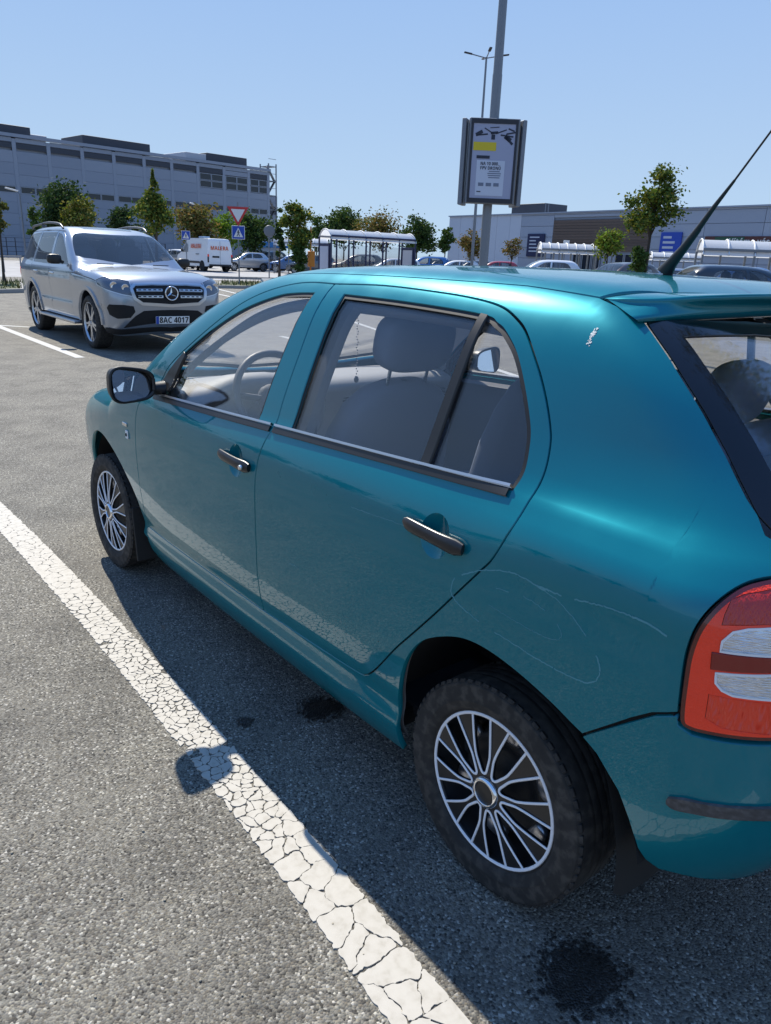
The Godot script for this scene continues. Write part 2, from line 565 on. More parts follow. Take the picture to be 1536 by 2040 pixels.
func noise_tex(size: int, type: int, freq: float, sd: int, ramp: Array, cell_ret := -1, as_n := false, bump := 4.0, oct := 3) -> NoiseTexture2D:
	var f := FastNoiseLite.new()
	f.noise_type = type
	f.frequency = freq
	f.seed = sd
	f.fractal_octaves = oct
	if type == FastNoiseLite.TYPE_CELLULAR: f.fractal_type = FastNoiseLite.FRACTAL_NONE
	if cell_ret >= 0: f.cellular_return_type = cell_ret
	var t := NoiseTexture2D.new()
	t.width = size; t.height = size
	t.seamless = true
	t.as_normal_map = as_n
	t.bump_strength = bump
	t.noise = f
	if ramp:
		var g := Gradient.new()
		var o := PackedFloat32Array()
		var cs := PackedColorArray()
		for k in ramp:
			o.append(k[0]); cs.append(lin(k[1], k[2], k[3]))
		g.offsets = o; g.colors = cs
		t.color_ramp = g
	return t

func tri_tex(m: StandardMaterial3D, scale: float, world := true) -> void:
	m.uv1_triplanar = true
	m.uv1_world_triplanar = world
	m.uv1_scale = Vector3.ONE * scale

func glass_mat(key: String, alpha: float, r := 0.02, g := 0.03, b := 0.03) -> StandardMaterial3D:
	var m := mt(key, r, g, b, 0.0)
	m.transparency = BaseMaterial3D.TRANSPARENCY_ALPHA
	m.albedo_color.a = alpha
	return m

# smooth dense curve through 2-D points
func crv(p: Array, sub := 6) -> PackedVector2Array:
	var o := PackedVector2Array()
	var m := p.size()
	for j in m - 1:
		var a: Vector2 = p[maxi(j - 1, 0)]
		var b: Vector2 = p[j]
		var c: Vector2 = p[j + 1]
		var d: Vector2 = p[mini(j + 2, m - 1)]
		for k in sub:
			var t := float(k) / sub
			o.append(0.5 * ((2 * b) + (c - a) * t + (2 * a - 5 * b + 4 * c - d) * t * t + (3 * b - a - 3 * c + d) * t * t * t))
	o.append(p[m - 1])
	return o

func crv3(p: Array, sub := 6) -> Array:
	var o := []
	var m := p.size()
	for j in m - 1:
		var a: Vector3 = p[maxi(j - 1, 0)]
		var b: Vector3 = p[j]
		var c: Vector3 = p[j + 1]
		var d: Vector3 = p[mini(j + 2, m - 1)]
		for k in sub:
			var t := float(k) / sub
			o.append(0.5 * ((2 * b) + (c - a) * t + (2 * a - 5 * b + 4 * c - d) * t * t + (3 * b - a - 3 * c + d) * t * t * t))
	o.append(p[m - 1])
	return o

func v2(a: Array) -> Array:
	var o := []
	for k in range(0, a.size(), 2): o.append(Vector2(a[k], a[k + 1]))
	return o

func v3(a: Array) -> Array:
	var o := []
	for k in range(0, a.size(), 3): o.append(Vector3(a[k], a[k + 1], a[k + 2]))
	return o

func rev(a: PackedVector2Array) -> PackedVector2Array:
	var o := a.duplicate()
	o.reverse()
	return o

func text_mesh(s: String, size: float, depth: float, bold := true, font := "Droid Sans") -> TextMesh:
	var t := TextMesh.new()
	var f := SystemFont.new()
	f.font_names = PackedStringArray([font])
	f.font_weight = 700 if bold else 400
	t.font = f
	t.text = s
	t.font_size = 64
	t.pixel_size = size / 46.0
	t.depth = depth
	t.curve_step = 2.0
	return t

# photo pixel (of the 1536 x 2040 picture) to a direction, and to the ground or to a depth along the view axis
func look(u: float, v: float) -> Vector3:
	return cam_basis * Vector3((u - 768.0) / FOCAL, -(v - 1020.0) / FOCAL, -1.0)
# the car park rises gently away from the hatchback
func ground_y(x: float, z: float) -> float:
	var f := clampf((x - EYE.x) * .636 - (z - EYE.z) * .771 - 15.0, 0.0, 110.0)
	var r := (x - EYE.x) * .771 + (z - EYE.z) * .636
	return f * (.0042 + .0065 * smoothstep(-4.0, 22.0, r))
func on_ground(u: float, v: float) -> Vector3:
	var d := look(u, v)
	var h := 0.0
	var q := Vector3.ZERO
	for k in 60:
		q = EYE + d * minf((h - EYE.y) / minf(d.y, -.0001), 200.0)
		h = lerpf(h, ground_y(q.x, q.z), .5)
	return Vector3(q.x, ground_y(q.x, q.z), q.z)
func at_depth(u: float, v: float, depth: float) -> Vector3:
	return EYE + look(u, v) * depth
func under(u: float, depth: float) -> Vector3:
	var q := at_depth(u, 510.0, depth)
	return Vector3(q.x, ground_y(q.x, q.z), q.z)
func at_height(u: float, v: float, h: float) -> Vector3:
	var d := look(u, v)
	return EYE + d * ((h - EYE.y) / d.y)
# ---------------------------------------------------------------- car bodies as smooth shells
class Tab:
	var x0 := 0.0
	var inv := 1.0
	var last := 0
	var d := PackedFloat32Array()
	func _init(k: Array, blur := 0.0, num := 700) -> void:
		var m := k.size() / 2
		var xs := []
		var ys := []
		for j in m:
			xs.append(float(k[2 * j])); ys.append(float(k[2 * j + 1]))
		var h := []
		var s := []
		for j in m - 1:
			h.append(xs[j + 1] - xs[j]); s.append((ys[j + 1] - ys[j]) / (xs[j + 1] - xs[j]))
		var t := []
		for j in m:
			if j == 0: t.append(s[0])
			elif j == m - 1: t.append(s[m - 2])
			elif s[j - 1] * s[j] > 0.0:
				var w1: float = 2 * h[j] + h[j - 1]
				var w2: float = h[j] + 2 * h[j - 1]
				t.append((w1 + w2) / (w1 / s[j - 1] + w2 / s[j]))
			else: t.append(0.0)
		x0 = xs[0]
		var step: float = (xs[m - 1] - xs[0]) / (num - 1)
		inv = 1.0 / step
		last = num - 1
		d.resize(num)
		var e := 0
		for j in num:
			var x := x0 + step * j
			while e < m - 2 and x > xs[e + 1]: e += 1
			var q: float = clampf((x - xs[e]) / h[e], 0.0, 1.0)
			d[j] = (2 * q * q * q - 3 * q * q + 1) * ys[e] + (q * q * q - 2 * q * q + q) * h[e] * t[e] + (-2 * q * q * q + 3 * q * q) * ys[e + 1] + (q * q * q - q * q) * h[e] * t[e + 1]
		var r := int(blur * inv)
		if r > 0:
			for pass_ in 2:
				var o := d.duplicate()
				for j in num:
					var rr := mini(r, mini(j, last - j))
					var sum := 0.0
					for w in range(-rr, rr + 1): sum += o[j + w]
					d[j] = sum / (2 * rr + 1)
	func f(x: float) -> float:
		var t := (x - x0) * inv
		if t <= 0.0: return d[0] + (d[1] - d[0]) * t
		if t >= last: return d[last] + (d[last] - d[last - 1]) * (t - last)
		var j := int(t)
		t -= j
		return d[j] + (d[j + 1] - d[j]) * t

class Shell:
	var sec: Tab
	var plo: Tab
	var phi: Tab
	var hood: Tab
	var wind: Tab
	var roof: Tab
	var zr: Tab
	var zf: Tab
	var bump: Tab
	var hz: Tab
	var belt0 := 0.9
	var beltd := 0.25
	var y0 := 0.6           # height of the long axis from which the sides and top are seen
	var cr := Vector3(0, 0.8, -0.1)
	var cf := Vector3(0, 0.5, -2.7)
	var floor_y := 0.13
	var roofx := Vector2(0.05, 0.12)
	var rearx := Vector2(0.09, 0.10)
	var frontx := Vector2(0.16, 0.15)
	var ks := 0.13
	var kr := 0.16
	var kf := 0.16
	static func smax(a: float, b: float, k: float) -> float:
		var h := maxf(k - absf(a - b), 0.0) / k
		return maxf(a, b) + h * h * k * 0.25
	func f(p: Vector3) -> float:
		var x := absf(p.x)
		var y := p.y
		var z := p.z
		var t := clampf((y - belt0) / beltd, 0.0, 1.0)
		t = t * t * (3.0 - 2.0 * t)
		var w := sec.f(y) + plo.f(z) * (1.0 - t) + phi.f(z) * t
		if bump: w += bump.f(y) * hz.f(z)
		var a := x - w
		var x2 := x * x
		var ws := wind.f(z) - 0.03 * x2
		var rf := roof.f(z) - roofx.x * x2 - roofx.y * x2 * x2
		var h := maxf(0.14 - absf(ws - rf), 0.0) / 0.14
		var g := minf(ws, rf) - h * h * 0.035
		g = maxf(g, hood.f(z) - 0.06 * x2)
		var b := (y - g) * 0.92
		var c := (z - zr.f(y) + rearx.x * x2 + rearx.y * x2 * x2) * 0.95
		var e := (-z - zf.f(y) + frontx.x * x2 + frontx.y * x2 * x2) * 0.9
		return smax(smax(smax(smax(a, b, ks), c, kr), e, kf), floor_y - y, 0.06)
	func grad(p: Vector3) -> Vector3:
		var e := 0.006
		return Vector3(f(p + Vector3(e, 0, 0)) - f(p - Vector3(e, 0, 0)), f(p + Vector3(0, e, 0)) - f(p - Vector3(0, e, 0)), f(p + Vector3(0, 0, e)) - f(p - Vector3(0, 0, e))).normalized()
	func solve(o: Vector3, d: Vector3, r0 := 0.02, r1 := 1.7) -> float:
		var f0 := f(o + d * r0)
		var f1 := f(o + d * r1)
		var side := 0
		var r := r1
		for k in 40:
			r = (f0 * r1 - f1 * r0) / (f0 - f1)
			var fr := f(o + d * r)
			if absf(fr) < 2e-5: break
			if fr * f1 > 0.0:
				r1 = r; f1 = fr
				if side == -1: f0 *= 0.5
				side = -1
			else:
				r0 = r; f0 = fr
				if side == 1: f1 *= 0.5
				side = 1
		return r
	# kind 0: seen from the long axis (z, angle); 1: from a point in the tail; 2: from a point in the nose
	func ray(kind: int, q: Vector2) -> Array:
		if kind == 0:
			var a := q.y / 0.8
			return [Vector3(0, y0, q.x), Vector3(-cos(a), sin(a), 0)]
		var th := q.x / 0.75
		var ps := q.y / 0.75
		var s := 1.0 if kind == 1 else -1.0
		return [cr if kind == 1 else cf, Vector3(-sin(th) * cos(ps), sin(ps), s * cos(th) * cos(ps))]
	func pos(kind: int, q: Vector2) -> Vector3:
		var o := ray(kind, q)
		return o[0] + o[1] * solve(o[0], o[1])
	func par(kind: int, p: Vector3) -> Vector2:
		if kind == 0: return Vector2(p.z, atan2(p.y - y0, -p.x) * 0.8)
		var d := p - (cr if kind == 1 else cf)
		return Vector2(atan2(-d.x, d.z if kind == 1 else -d.z) * 0.75, asin(d.y / d.length()) * 0.75)
	# (z, y) of the left flank to the surface
	func side(z: float, y: float) -> Vector3:
		return Vector3(-solve(Vector3(0, y, z), Vector3(1, 0, 0)), y, z)
	func side_par(kind: int, a: PackedVector2Array) -> PackedVector2Array:
		var o := PackedVector2Array()
		for q in a: o.append(par(kind, side(q.x, q.y)))
		return o
	func pars(kind: int, a: Array) -> PackedVector2Array:
		var o := PackedVector2Array()
		for q in a: o.append(par(kind, q))
		return o

func shrink(poly: PackedVector2Array, by: float) -> PackedVector2Array:
	var o := Geometry2D.offset_polygon(poly, -by, Geometry2D.JOIN_MITER)
	var best := PackedVector2Array()
	for q in o:
		if q.size() > best.size(): best = q
	return best

func dense(poly: PackedVector2Array, step: float, closed := true) -> PackedVector2Array:
	var o := PackedVector2Array()
	var m := poly.size()
	for j in (m if closed else m - 1):
		var a := poly[j]
		var b := poly[(j + 1) % m]
		var c := maxi(1, int(ceil(a.distance_to(b) / step)))
		for k in c: o.append(a.lerp(b, float(k) / c))
	if not closed: o.append(poly[m - 1])
	return o

# a panel of the shell: the polygon, less its holes, laid on the surface moved out by off, with a turned-in rim
func panel(s: Shell, kind: int, poly: PackedVector2Array, holes := [], cell := 0.025, off := 0.0, rim := 0.012, mb: MB = null) -> MB:
	if mb == null: mb = MB.new()
	var lo := poly[0]
	var hi := poly[0]
	for q in poly:
		lo = lo.min(q); hi = hi.max(q)
	var nx := int(ceil((hi.x - lo.x) / cell))
	var ny := int(ceil((hi.y - lo.y) / cell))
	var hit := {}
	for pl in [poly] + holes:
		for q in dense(pl, cell * 0.2):
			hit[Vector2i(int(floor((q.x - lo.x) / cell)), int(floor((q.y - lo.y) / cell)))] = true
	var seen := {}
	var put := func(q: Vector2) -> int:
		var key := Vector2i(roundi(q.x * 20000), roundi(q.y * 20000))
		if seen.has(key): return seen[key]
		var p := s.pos(kind, q)
		var nn := s.grad(p)
		seen[key] = mb.vert(p + nn * off, nn, q)
		return seen[key]
	for ix in nx:
		for iy in ny:
			var a := lo + Vector2(ix, iy) * cell
			var sq := PackedVector2Array([a, a + Vector2(cell, 0), a + Vector2(cell, cell), a + Vector2(0, cell)])
			if not hit.has(Vector2i(ix, iy)):
				var mid := a + Vector2(cell, cell) * 0.5
				if not Geometry2D.is_point_in_polygon(mid, poly): continue
				var skip := false
				for h in holes:
					if Geometry2D.is_point_in_polygon(mid, h): skip = true
				if skip: continue
				mb.quad(put.call(sq[0]), put.call(sq[1]), put.call(sq[2]), put.call(sq[3]))
			else:
				var pcs := Geometry2D.intersect_polygons(sq, poly)
				for h in holes:
					var nxt := []
					for pc in pcs: nxt.append_array(Geometry2D.clip_polygons(pc, h))
					pcs.assign(nxt)
				for pc in pcs:
					var ids := Geometry2D.triangulate_polygon(pc)
					for k in range(0, ids.size(), 3):
						mb.tri(put.call(pc[ids[k]]), put.call(pc[ids[k + 1]]), put.call(pc[ids[k + 2]]))
	if rim > 0.0:
		rim_of(s, kind, poly, off, rim, mb, 1.0)
		for pl in holes: rim_of(s, kind, pl, off, rim, mb, -1.0)
	return mb

func rim_of(s: Shell, kind: int, pl: PackedVector2Array, off: float, depth: float, mb: MB, sign_ := 1.0) -> void:
	var r := dense(pl, 0.02)
	var m := r.size()
	var ps := []
	var ns := []
	for q in r:
		var p := s.pos(kind, q)
		var nn := s.grad(p)
		ps.append(p + nn * off); ns.append(nn)
	var cw := (-1.0 if Geometry2D.is_polygon_clockwise(pl) else 1.0) * (-1.0 if kind == 1 else 1.0) * sign_
	var a := []
	var b := []
	for j in m:
		var t: Vector3 = (ps[(j + 1) % m] - ps[(j - 1 + m) % m]).normalized()
		var o: Vector3 = t.cross(ns[j]).normalized()
		a.append(mb.vert(ps[j], ((ns[j] as Vector3) + o * cw * 0.8).normalized(), r[j]))
		b.append(mb.vert(ps[j] - ns[j] * depth, o * cw, r[j]))
	for j in m: mb.quad(a[j], a[(j + 1) % m], b[(j + 1) % m], b[j])

# a strip of given width that follows a curve on the shell
func on_shell(s: Shell, kind: int, line: PackedVector2Array, width: float, off: float, mb: MB = null, closed := false, step := 0.015) -> MB:
	if mb == null: mb = MB.new()
	var r := dense(line, step, closed)
	var m := r.size()
	var rows := [[], [], [], []]
	for j in m:
		var a := r[(j - 1 + m) % m] if closed or j > 0 else r[j]
		var b := r[(j + 1) % m] if closed or j < m - 1 else r[j]
		var t := (s.pos(kind, b) - s.pos(kind, a)).normalized()
		var p := s.pos(kind, r[j])
		var nn := s.grad(p)
		var o := t.cross(nn).normalized() * width * 0.5
		rows[0].append(p - o - nn * 0.002); rows[1].append(p - o * 0.9 + nn * off); rows[2].append(p + o * 0.9 + nn * off); rows[3].append(p + o - nn * 0.002)
	var b0 := mb.v.size()
	for k in 4:
		for j in m:
			var nn := s.grad(rows[k][j])
			mb.vert(rows[k][j], nn)
	for k in 3:
		for j in (m if closed else m - 1):
			var j2 := (j + 1) % m
			mb.quad(b0 + k * m + j, b0 + k * m + j2, b0 + (k + 1) * m + j2, b0 + (k + 1) * m + j)
	return mb
# ---------------------------------------------------------------- the green hatchback
func hatch_shell() -> Shell:
	var s := Shell.new()
	s.sec = Tab.new([.10,.66, .17,.712, .22,.744, .26,.761, .30,.7695, .33,.7665, .345,.767, .40,.780, .45,.7895, .50,.7975, .54,.803, .60,.808, .70,.815, .80,.820, .88,.816, .93,.803, .965,.786, .985,.773, 1.02,.758, 1.10,.729, 1.20,.691, 1.30,.650, 1.36,.624, 1.5,.56], 0.012)
	s.plo = Tab.new([-3.3,-.22, -3.0,-.145, -2.7,-.082, -2.3,-.038, -1.7,-.010, -1.0,-.003, -.3,-.003, .2,-.006, .45,-.018, .7,-.06], 0.06)
	s.phi = Tab.new([-3.3,-.10, -2.2,-.03, -1.7,-.008, -1.0,0, -.3,-.004, .1,-.018, .4,-.05, .7,-.11], 0.06)
	s.hood = Tab.new([-3.4,.60, -3.2,.70, -3.0,.775, -2.6,.86, -2.28,.915, -1.9,.95], 0.05)
	s.wind = Tab.new([-2.6,.70, -2.28,.895, -1.92,1.10, -1.70,1.245, -1.5,1.365, -1.3,1.46, -1.0,1.57], 0.05)
	s.roof = Tab.new([-1.6,1.395, -1.2,1.430, -.9,1.443, -.6,1.448, -.2,1.444, .1,1.431, .3,1.414, .45,1.392, .6,1.35], 0.06)
	s.zr = Tab.new([.1,.44, .25,.52, .35,.58, .42,.63, .50,.672, .60,.692, .75,.676, .92,.657, .97,.642, 1.02,.603, 1.076,.553, 1.168,.46, 1.263,.36, 1.357,.25, 1.42,.17, 1.5,.06], 0.02)
	s.zf = Tab.new([.1,3.12, .2,3.20, .35,3.25, .5,3.25, .6,3.23, .7,3.18, .8,3.08], 0.03)
	s.bump = Tab.new([.75,0, .84,.001, .91,.011, .965,.021, 1.003,.014, 1.03,-.007, 1.055,-.015, 1.10,-.018, 1.25,-.006, 1.38,0], 0.006)
	s.hz = Tab.new([-.5,0, -.1,.1, .12,.75, .3,1, .7,1], 0.04)
	s.frontx = Vector2(.30, .35)
	return s

func make_wheel(parent: Node3D, at: Vector3, outward: float) -> void:
	var w := Node3D.new()
	w.name = "wheel"
	parent.add_child(w, true)
	w.position = at
	w.basis = Basis(Vector3(0, 0, 1), PI / 2 * outward) * Basis(Vector3(0, 1, 0), 0.25 + at.z)
	if not wheel_parts:
		var ty := MB.new()
		ty.lathe(v2([0.1800,-0.0580, 0.1960,-0.0713, 0.2328,-0.0785, 0.2535,-0.0759, 0.2666,-0.0700, 0.2705,-0.0520, 0.2712,-0.0340, 0.2712,-0.0270, 0.2690,-0.0260, 0.2690,-0.0210, 0.2716,-0.0200, 0.2720,-0.0040, 0.2690,-0.0030, 0.2690,0.0030, 0.2720,0.0040, 0.2716,0.0200, 0.2690,0.0210, 0.2690,0.0260, 0.2712,0.0270, 0.2712,0.0340, 0.2697,0.0520, 0.2666,0.0700, 0.2612,0.0736, 0.2609,0.0749, 0.2551,0.0762, 0.2547,0.0755, 0.2443,0.0775, 0.2328,0.0785, 0.2236,0.0779, 0.2231,0.0788, 0.2185,0.0785, 0.2180,0.0773, 0.2060,0.0746, 0.1985,0.0707, 0.1960,0.0640, 0.1900,0.0520, 0.1840,0.0400]), Transform3D.IDENTITY, 84)
		for k in 66:
			for sd in [-1, 1]:
				var a: float = TAU * (k + 0.25 * sd) / 66.0
				var d := Vector3(cos(a), 0, sin(a))
				ty.box(d * 0.2625 + Vector3(0, sd * 0.061, 0), Vector3(0.010, 0.024, 0.0185), Basis(d, Vector3.UP, d.cross(Vector3.UP)) * Basis(Vector3(0, 0, 1), -0.5 * sd), 0.002)
		var st := MB.new()
		st.lathe(v2([.192,.058, .1965,.062, .1955,.066, .190,.060, .184,.045, .176,.015, .165,-.020, .150,-.030, .138,-.022, .125,.012, .110,.020, .085,.004, .06,-.002, .05,.012, .0,.012]), Transform3D.IDENTITY, 48)
		var R := 0.1955
		var ctrl := [[.955, 9.0], [.84, 9.8], [.70, 11.2], [.58, 12.7], [.49, 13.7], [.43, 13.5], [.35, 11.8], [.285, 9.6], [.25, 6.0], [.238, 0.0]]
		var half := []
		for k in ctrl.size(): half.append(Vector2(ctrl[k][0] * R, deg_to_rad(ctrl[k][1])))
		var hs: Array = Array(crv(half, 4))
		var cov := MB.new()
		var lines := []
		for k in 10:
			var a0 := TAU * k / 10.0
			var a1 := TAU * (k + 1) / 10.0
			var pl := PackedVector2Array()
			for q in hs: pl.append(Vector2.from_angle(a0 + q.y) * q.x)
			for j in range(hs.size() - 1, -1, -1): pl.append(Vector2.from_angle(a1 - hs[j].y) * hs[j].x)
			var tr := Transform3D(Basis(Vector3(1, 0, 0), Vector3(0, 0, 1), Vector3(0, 1, 0)), Vector3(0, 0.030, 0))
			cov.prism(pl, 0.010, tr)
			var u := []
			for q in hs: u.append(Vector3(cos(a0 + q.y) * q.x, 0.041, sin(a0 + q.y) * q.x))
			for j in range(hs.size() - 2, -1, -1): u.append(Vector3(cos(a0 - hs[j].y) * hs[j].x, 0.041, sin(a0 - hs[j].y) * hs[j].x))
			var lm := MB.new()
			lm.tube(u, 0.0034, 6, Vector2(1, 0.7))
			lines.append(lm)
		cov.lathe(v2([.0, .040, .024 * 1.9, .040, .0475, .032]), Transform3D.IDENTITY, 32)
		cov.lathe(v2([.182, .030, .183, .0395, .190, .042, .1965, .041, .199, .034, .199, .025]), Transform3D.IDENTITY, 64)
		var ring := MB.new()
		ring.lathe(v2([.1835, .040, .1845, .0435, .1895, .0445, .1915, .0425, .192, .040]), Transform3D.IDENTITY, 64)
		var hub := MB.new()
		hub.lathe(v2([.0275, .040, .028, .049, .031, .0505, .037, .048, .0385, .040]), Transform3D.IDENTITY, 40)
		var cap := MB.new()
		cap.lathe(v2([.028, .044, .024, .0462, .0, .0468]), Transform3D.IDENTITY, 32)
		for mb in [cov, ring, hub, cap] + lines:
			for j in mb.v.size():
				var q: Vector3 = mb.v[j]
				mb.v[j].y = q.y + 0.022 + 0.014 * (1.0 - (q.x * q.x + q.z * q.z) / (R * R))
		wheel_parts = [["tyre", ty.mesh(), M.tyre], ["steel_rim", st.mesh(), M.steel], ["wheel_cover", cov.mesh(), M.cover_black], ["cover_ring", ring.mesh(), M.cover_white], ["hub_ring", hub.mesh(), M.chrome], ["hub_cap", cap.mesh(), M.cover_black]]
		for k in 6:
			var a := TAU * (k + .3) / 6.0
			var d := Vector3(cos(a), 0, sin(a))
			var pd := MB.new()
			pd.ellipsoid(d * .135 + Vector3(0, .012, 0), Vector3(.022, .014, .034), Basis(d, Vector3.UP, d.cross(Vector3.UP)), .7, 12, 8)
			wheel_parts.append(["rim_boss", pd.mesh(), M.steel_bright])
		for lm in lines: wheel_parts.append(["cover_line", lm.mesh(), M.cover_white])
	for a in wheel_parts: part_mesh(a[1], a[0], a[2], w)

var wheel_parts := []

func both(mb: MB, called: String, m: Material, parent: Node) -> Array:
	return [part(mb, called, m, parent), part(mb.flipped(), called, m, parent)]

func loft_cushion(rows: Array, t: Transform3D, pw := 0.5, seg := 24) -> MB:
	# each row: height, half width, half depth, forward shift
	var mb := MB.new()
	var g := []
	for r in rows:
		var ring := []
		for k in seg:
			var a := TAU * k / seg
			var c := cos(a)
			var s := sin(a)
			ring.append(t * Vector3(signf(c) * pow(absf(c), pw) * r[1], r[0], signf(s) * pow(absf(s), pw) * r[2] + r[3]))
		g.append(ring)
	mb.grid(g, true, true)
	return mb

func build_hatch() -> void:
	var s := hatch_shell()
	var car := thing("parked_hatchback", "teal green five-door hatchback with black and white wheel covers parked beside the cracked white line", "car")
	var PT: Material = M.teal
	# --- outlines on the left flank as (z, y) in metres from the rear axle
	var bseam := crv(v2([-.880,1.380, -.885,1.193, -.895,1.06, -.899,.99, -.911,.95, -.924,.90, -.940,.813, -.952,.696, -.962,.587, -.974,.500, -.985,.40, -.988,.352]))
	var rd := crv(v2([-.880,1.380, -.66,1.386, -.442,1.381, -.310,1.374, -.220,1.363, -.160,1.344, -.108,1.315, -.046,1.255, -.002,1.199, .032,1.141, .045,1.104, .053,1.056, .051,.988, .043,.946, .020,.889, -.014,.845, -.119,.722, -.203,.629, -.280,.546, -.349,.466, -.395,.416, -.430,.388, -.48,.374, -.7,.362, -.988,.352]))
	var ft := crv(v2([-.880,1.380, -1.0,1.379, -1.098,1.369, -1.212,1.343, -1.320,1.301, -1.428,1.236, -1.554,1.153, -1.688,1.058, -1.757,.979, -1.80,.945]))
	var ff := crv(v2([-1.80,.945, -1.851,.910, -1.884,.861, -1.906,.793, -1.932,.688, -1.946,.560, -1.955,.472, -1.976,.345]))
	var fb := crv(v2([-1.976,.345, -1.5,.347, -.988,.352]), 12)
	var fdoor := PackedVector2Array()
	fdoor.append_array(ft); fdoor.append_array(ff.slice(1)); fdoor.append_array(fb.slice(1)); fdoor.append_array(rev(bseam).slice(1, bseam.size() - 1))
	var rdoor := PackedVector2Array()
	rdoor.append_array(rd); rdoor.append_array(rev(bseam).slice(1, bseam.size() - 1))
	var fwin := PackedVector2Array()
	fwin.append_array(crv(v2([-.940,1.353, -1.04,1.347, -1.137,1.332, -1.294,1.282, -1.459,1.198, -1.594,1.113, -1.672,1.050, -1.735,.985])))
	fwin.append_array(PackedVector2Array([Vector2(-1.745, .940), Vector2(-1.4, .953), Vector2(-.995, .971)]))
	var rwin := PackedVector2Array()
	rwin.append_array(crv(v2([-.800,1.357, -.53,1.354, -.261,1.344, -.20,1.330, -.163,1.314, -.109,1.274, -.058,1.210, -.015,1.139, .002,1.088, .008,1.05, .002,1.015])))
	rwin.append_array(PackedVector2Array([Vector2(-.271, 1.003), Vector2(-.55, .991), Vector2(-.818, .979)]))
	# --- door skins, windows, seals
	var zbar0 := [Vector2(-.238, 1.346), Vector2(-.260, 1.346), Vector2(-.277, 1.0), Vector2(-.250, 1.0)]
	var df := {"front_door": [fdoor, fwin], "rear_door": [rdoor, rwin]}
	for called in df:
		var pl := shrink(s.side_par(0, df[called][0]), 0.0031)
		var wn := s.side_par(0, df[called][1])
		var holes := [wn]
		var hc := Vector2(-1.063, .846) if called == "front_door" else Vector2(-.157, .880)
		var hq := s.par(0, s.side(hc.x, hc.y))
		var bowl := PackedVector2Array()
		for k in 28: bowl.append(hq + Vector2(cos(TAU * k / 28) * 0.047, sin(TAU * k / 28) * 0.047))
		holes.append(bowl)
		var skin := panel(s, 0, pl, holes, 0.024, 0.0, 0.014)
		var nd := both(skin, called, PT, car)
		# bowl behind the handle
		var bw := MB.new()
		var rows := []
		for j in 9:
			var r := 1.0 - j / 8.0
			var row := []
			for k in 28:
				var q := hq + Vector2(cos(TAU * k / 28), sin(TAU * k / 28)) * 0.047 * maxf(r, 0.01)
				var p := s.pos(0, q)
				row.append(p - s.grad(p) * 0.018 * (1.0 - pow(r, 2.0)))
			rows.append(row)
		bw.grid(rows, true, false)
		if bw.n[30].x > 0: 
			for j in bw.n.size(): bw.n[j] = -bw.n[j]
		both_on(bw, "handle_bowl", PT, nd)
		# handle
		var dz := 0.096
		var hp := []
		for j in 13:
			var t := j / 12.0 * 2.0 - 1.0
			var q := s.side(hc.x + t * dz, hc.y + 0.003 - t * 0.004)
			hp.append(q + s.grad(q) * (0.016 - 0.009 * pow(absf(t), 4.0)) )
		var hb := MB.new()
		hb.tube(hp, [.008, .0150, .0165, .017, .0168, .0166, .0166, .0168, .0172, .018, .0190, .0190, .013], 12, Vector2(0.62, 1.0), false, Vector3.UP)
		var hn := both_on(hb, "handle", M.handle, nd)
		if called == "front_door":
			var lk := MB.new()
			var lp := s.side(hc.x + 0.078, hc.y)
			lk.lathe(v2([.0, .004, .007, .004, .008, .0, .008, -.004]), Transform3D(Basis(Vector3(0, 0, 1), PI / 2) , lp + Vector3(-0.0265, 0, 0)), 16)
			part(lk, "key_lock", M.chrome, hn[0])
		# rubber frame and glass
		var inner := shrink(wn, 0.011)
		both_on(panel(s, 0, shrink(wn, 0.0003), [inner], 0.05, -0.004, 0.0), "window_seal", M.rubber, nd)
		var gp := shrink(wn, 0.006)
		if called == "front_door":
			both_on(panel(s, 0, gp, [], 0.06, -0.012, 0.0, panel(s, 0, gp, [], 0.06, -0.008, 0.0)), "door_glass", M.glass, nd)
		else:
			var cut := PackedVector2Array()
			for q in zbar0: cut.append(s.par(0, s.side(q.x, q.y)))
			for g in Geometry2D.clip_polygons(gp, cut):
				if g.size() > 3: both_on(panel(s, 0, g, [], 0.06, -0.012, 0.0, panel(s, 0, g, [], 0.06, -0.008, 0.0)), "door_glass", M.glass, nd)
			var bp := []
			for g in Geometry2D.intersect_polygons(wn, cut): bp.append(g)
			both_on(panel(s, 0, bp[0], [], 0.03, 0.002, 0.010), "window_bar", M.trim, nd)
		# inner card
		var card := panel(s, 0, shrink(pl, 0.01), [wn], 0.08, -0.05, 0.03)
		both_on(card, "door_card", M.card, nd)
		# belt moulding
		var zs := [-1.74, -.912] if called == "front_door" else [-.893, -.004]
		var bl := PackedVector2Array()
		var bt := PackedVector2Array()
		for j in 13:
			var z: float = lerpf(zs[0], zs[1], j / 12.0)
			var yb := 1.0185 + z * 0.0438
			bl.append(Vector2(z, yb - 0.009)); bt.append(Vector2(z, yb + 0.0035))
		both_on(on_shell(s, 0, s.side_par(0, bl), 0.018, 0.0065), "belt_moulding", M.trim, nd)
		both_on(on_shell(s, 0, s.side_par(0, bt), 0.0065, 0.009), "lip_glint", M.satin, nd)  # silver line painted for the reflection on the moulding's top lip
		# black strip behind the shut lines, paints the shade in the gap
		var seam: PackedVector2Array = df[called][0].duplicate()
		both_on(on_shell(s, 0, s.side_par(0, dense(seam, 0.03)), 0.034, -0.0125, null, true, 0.05), "door_gap_shade", M.black, nd)
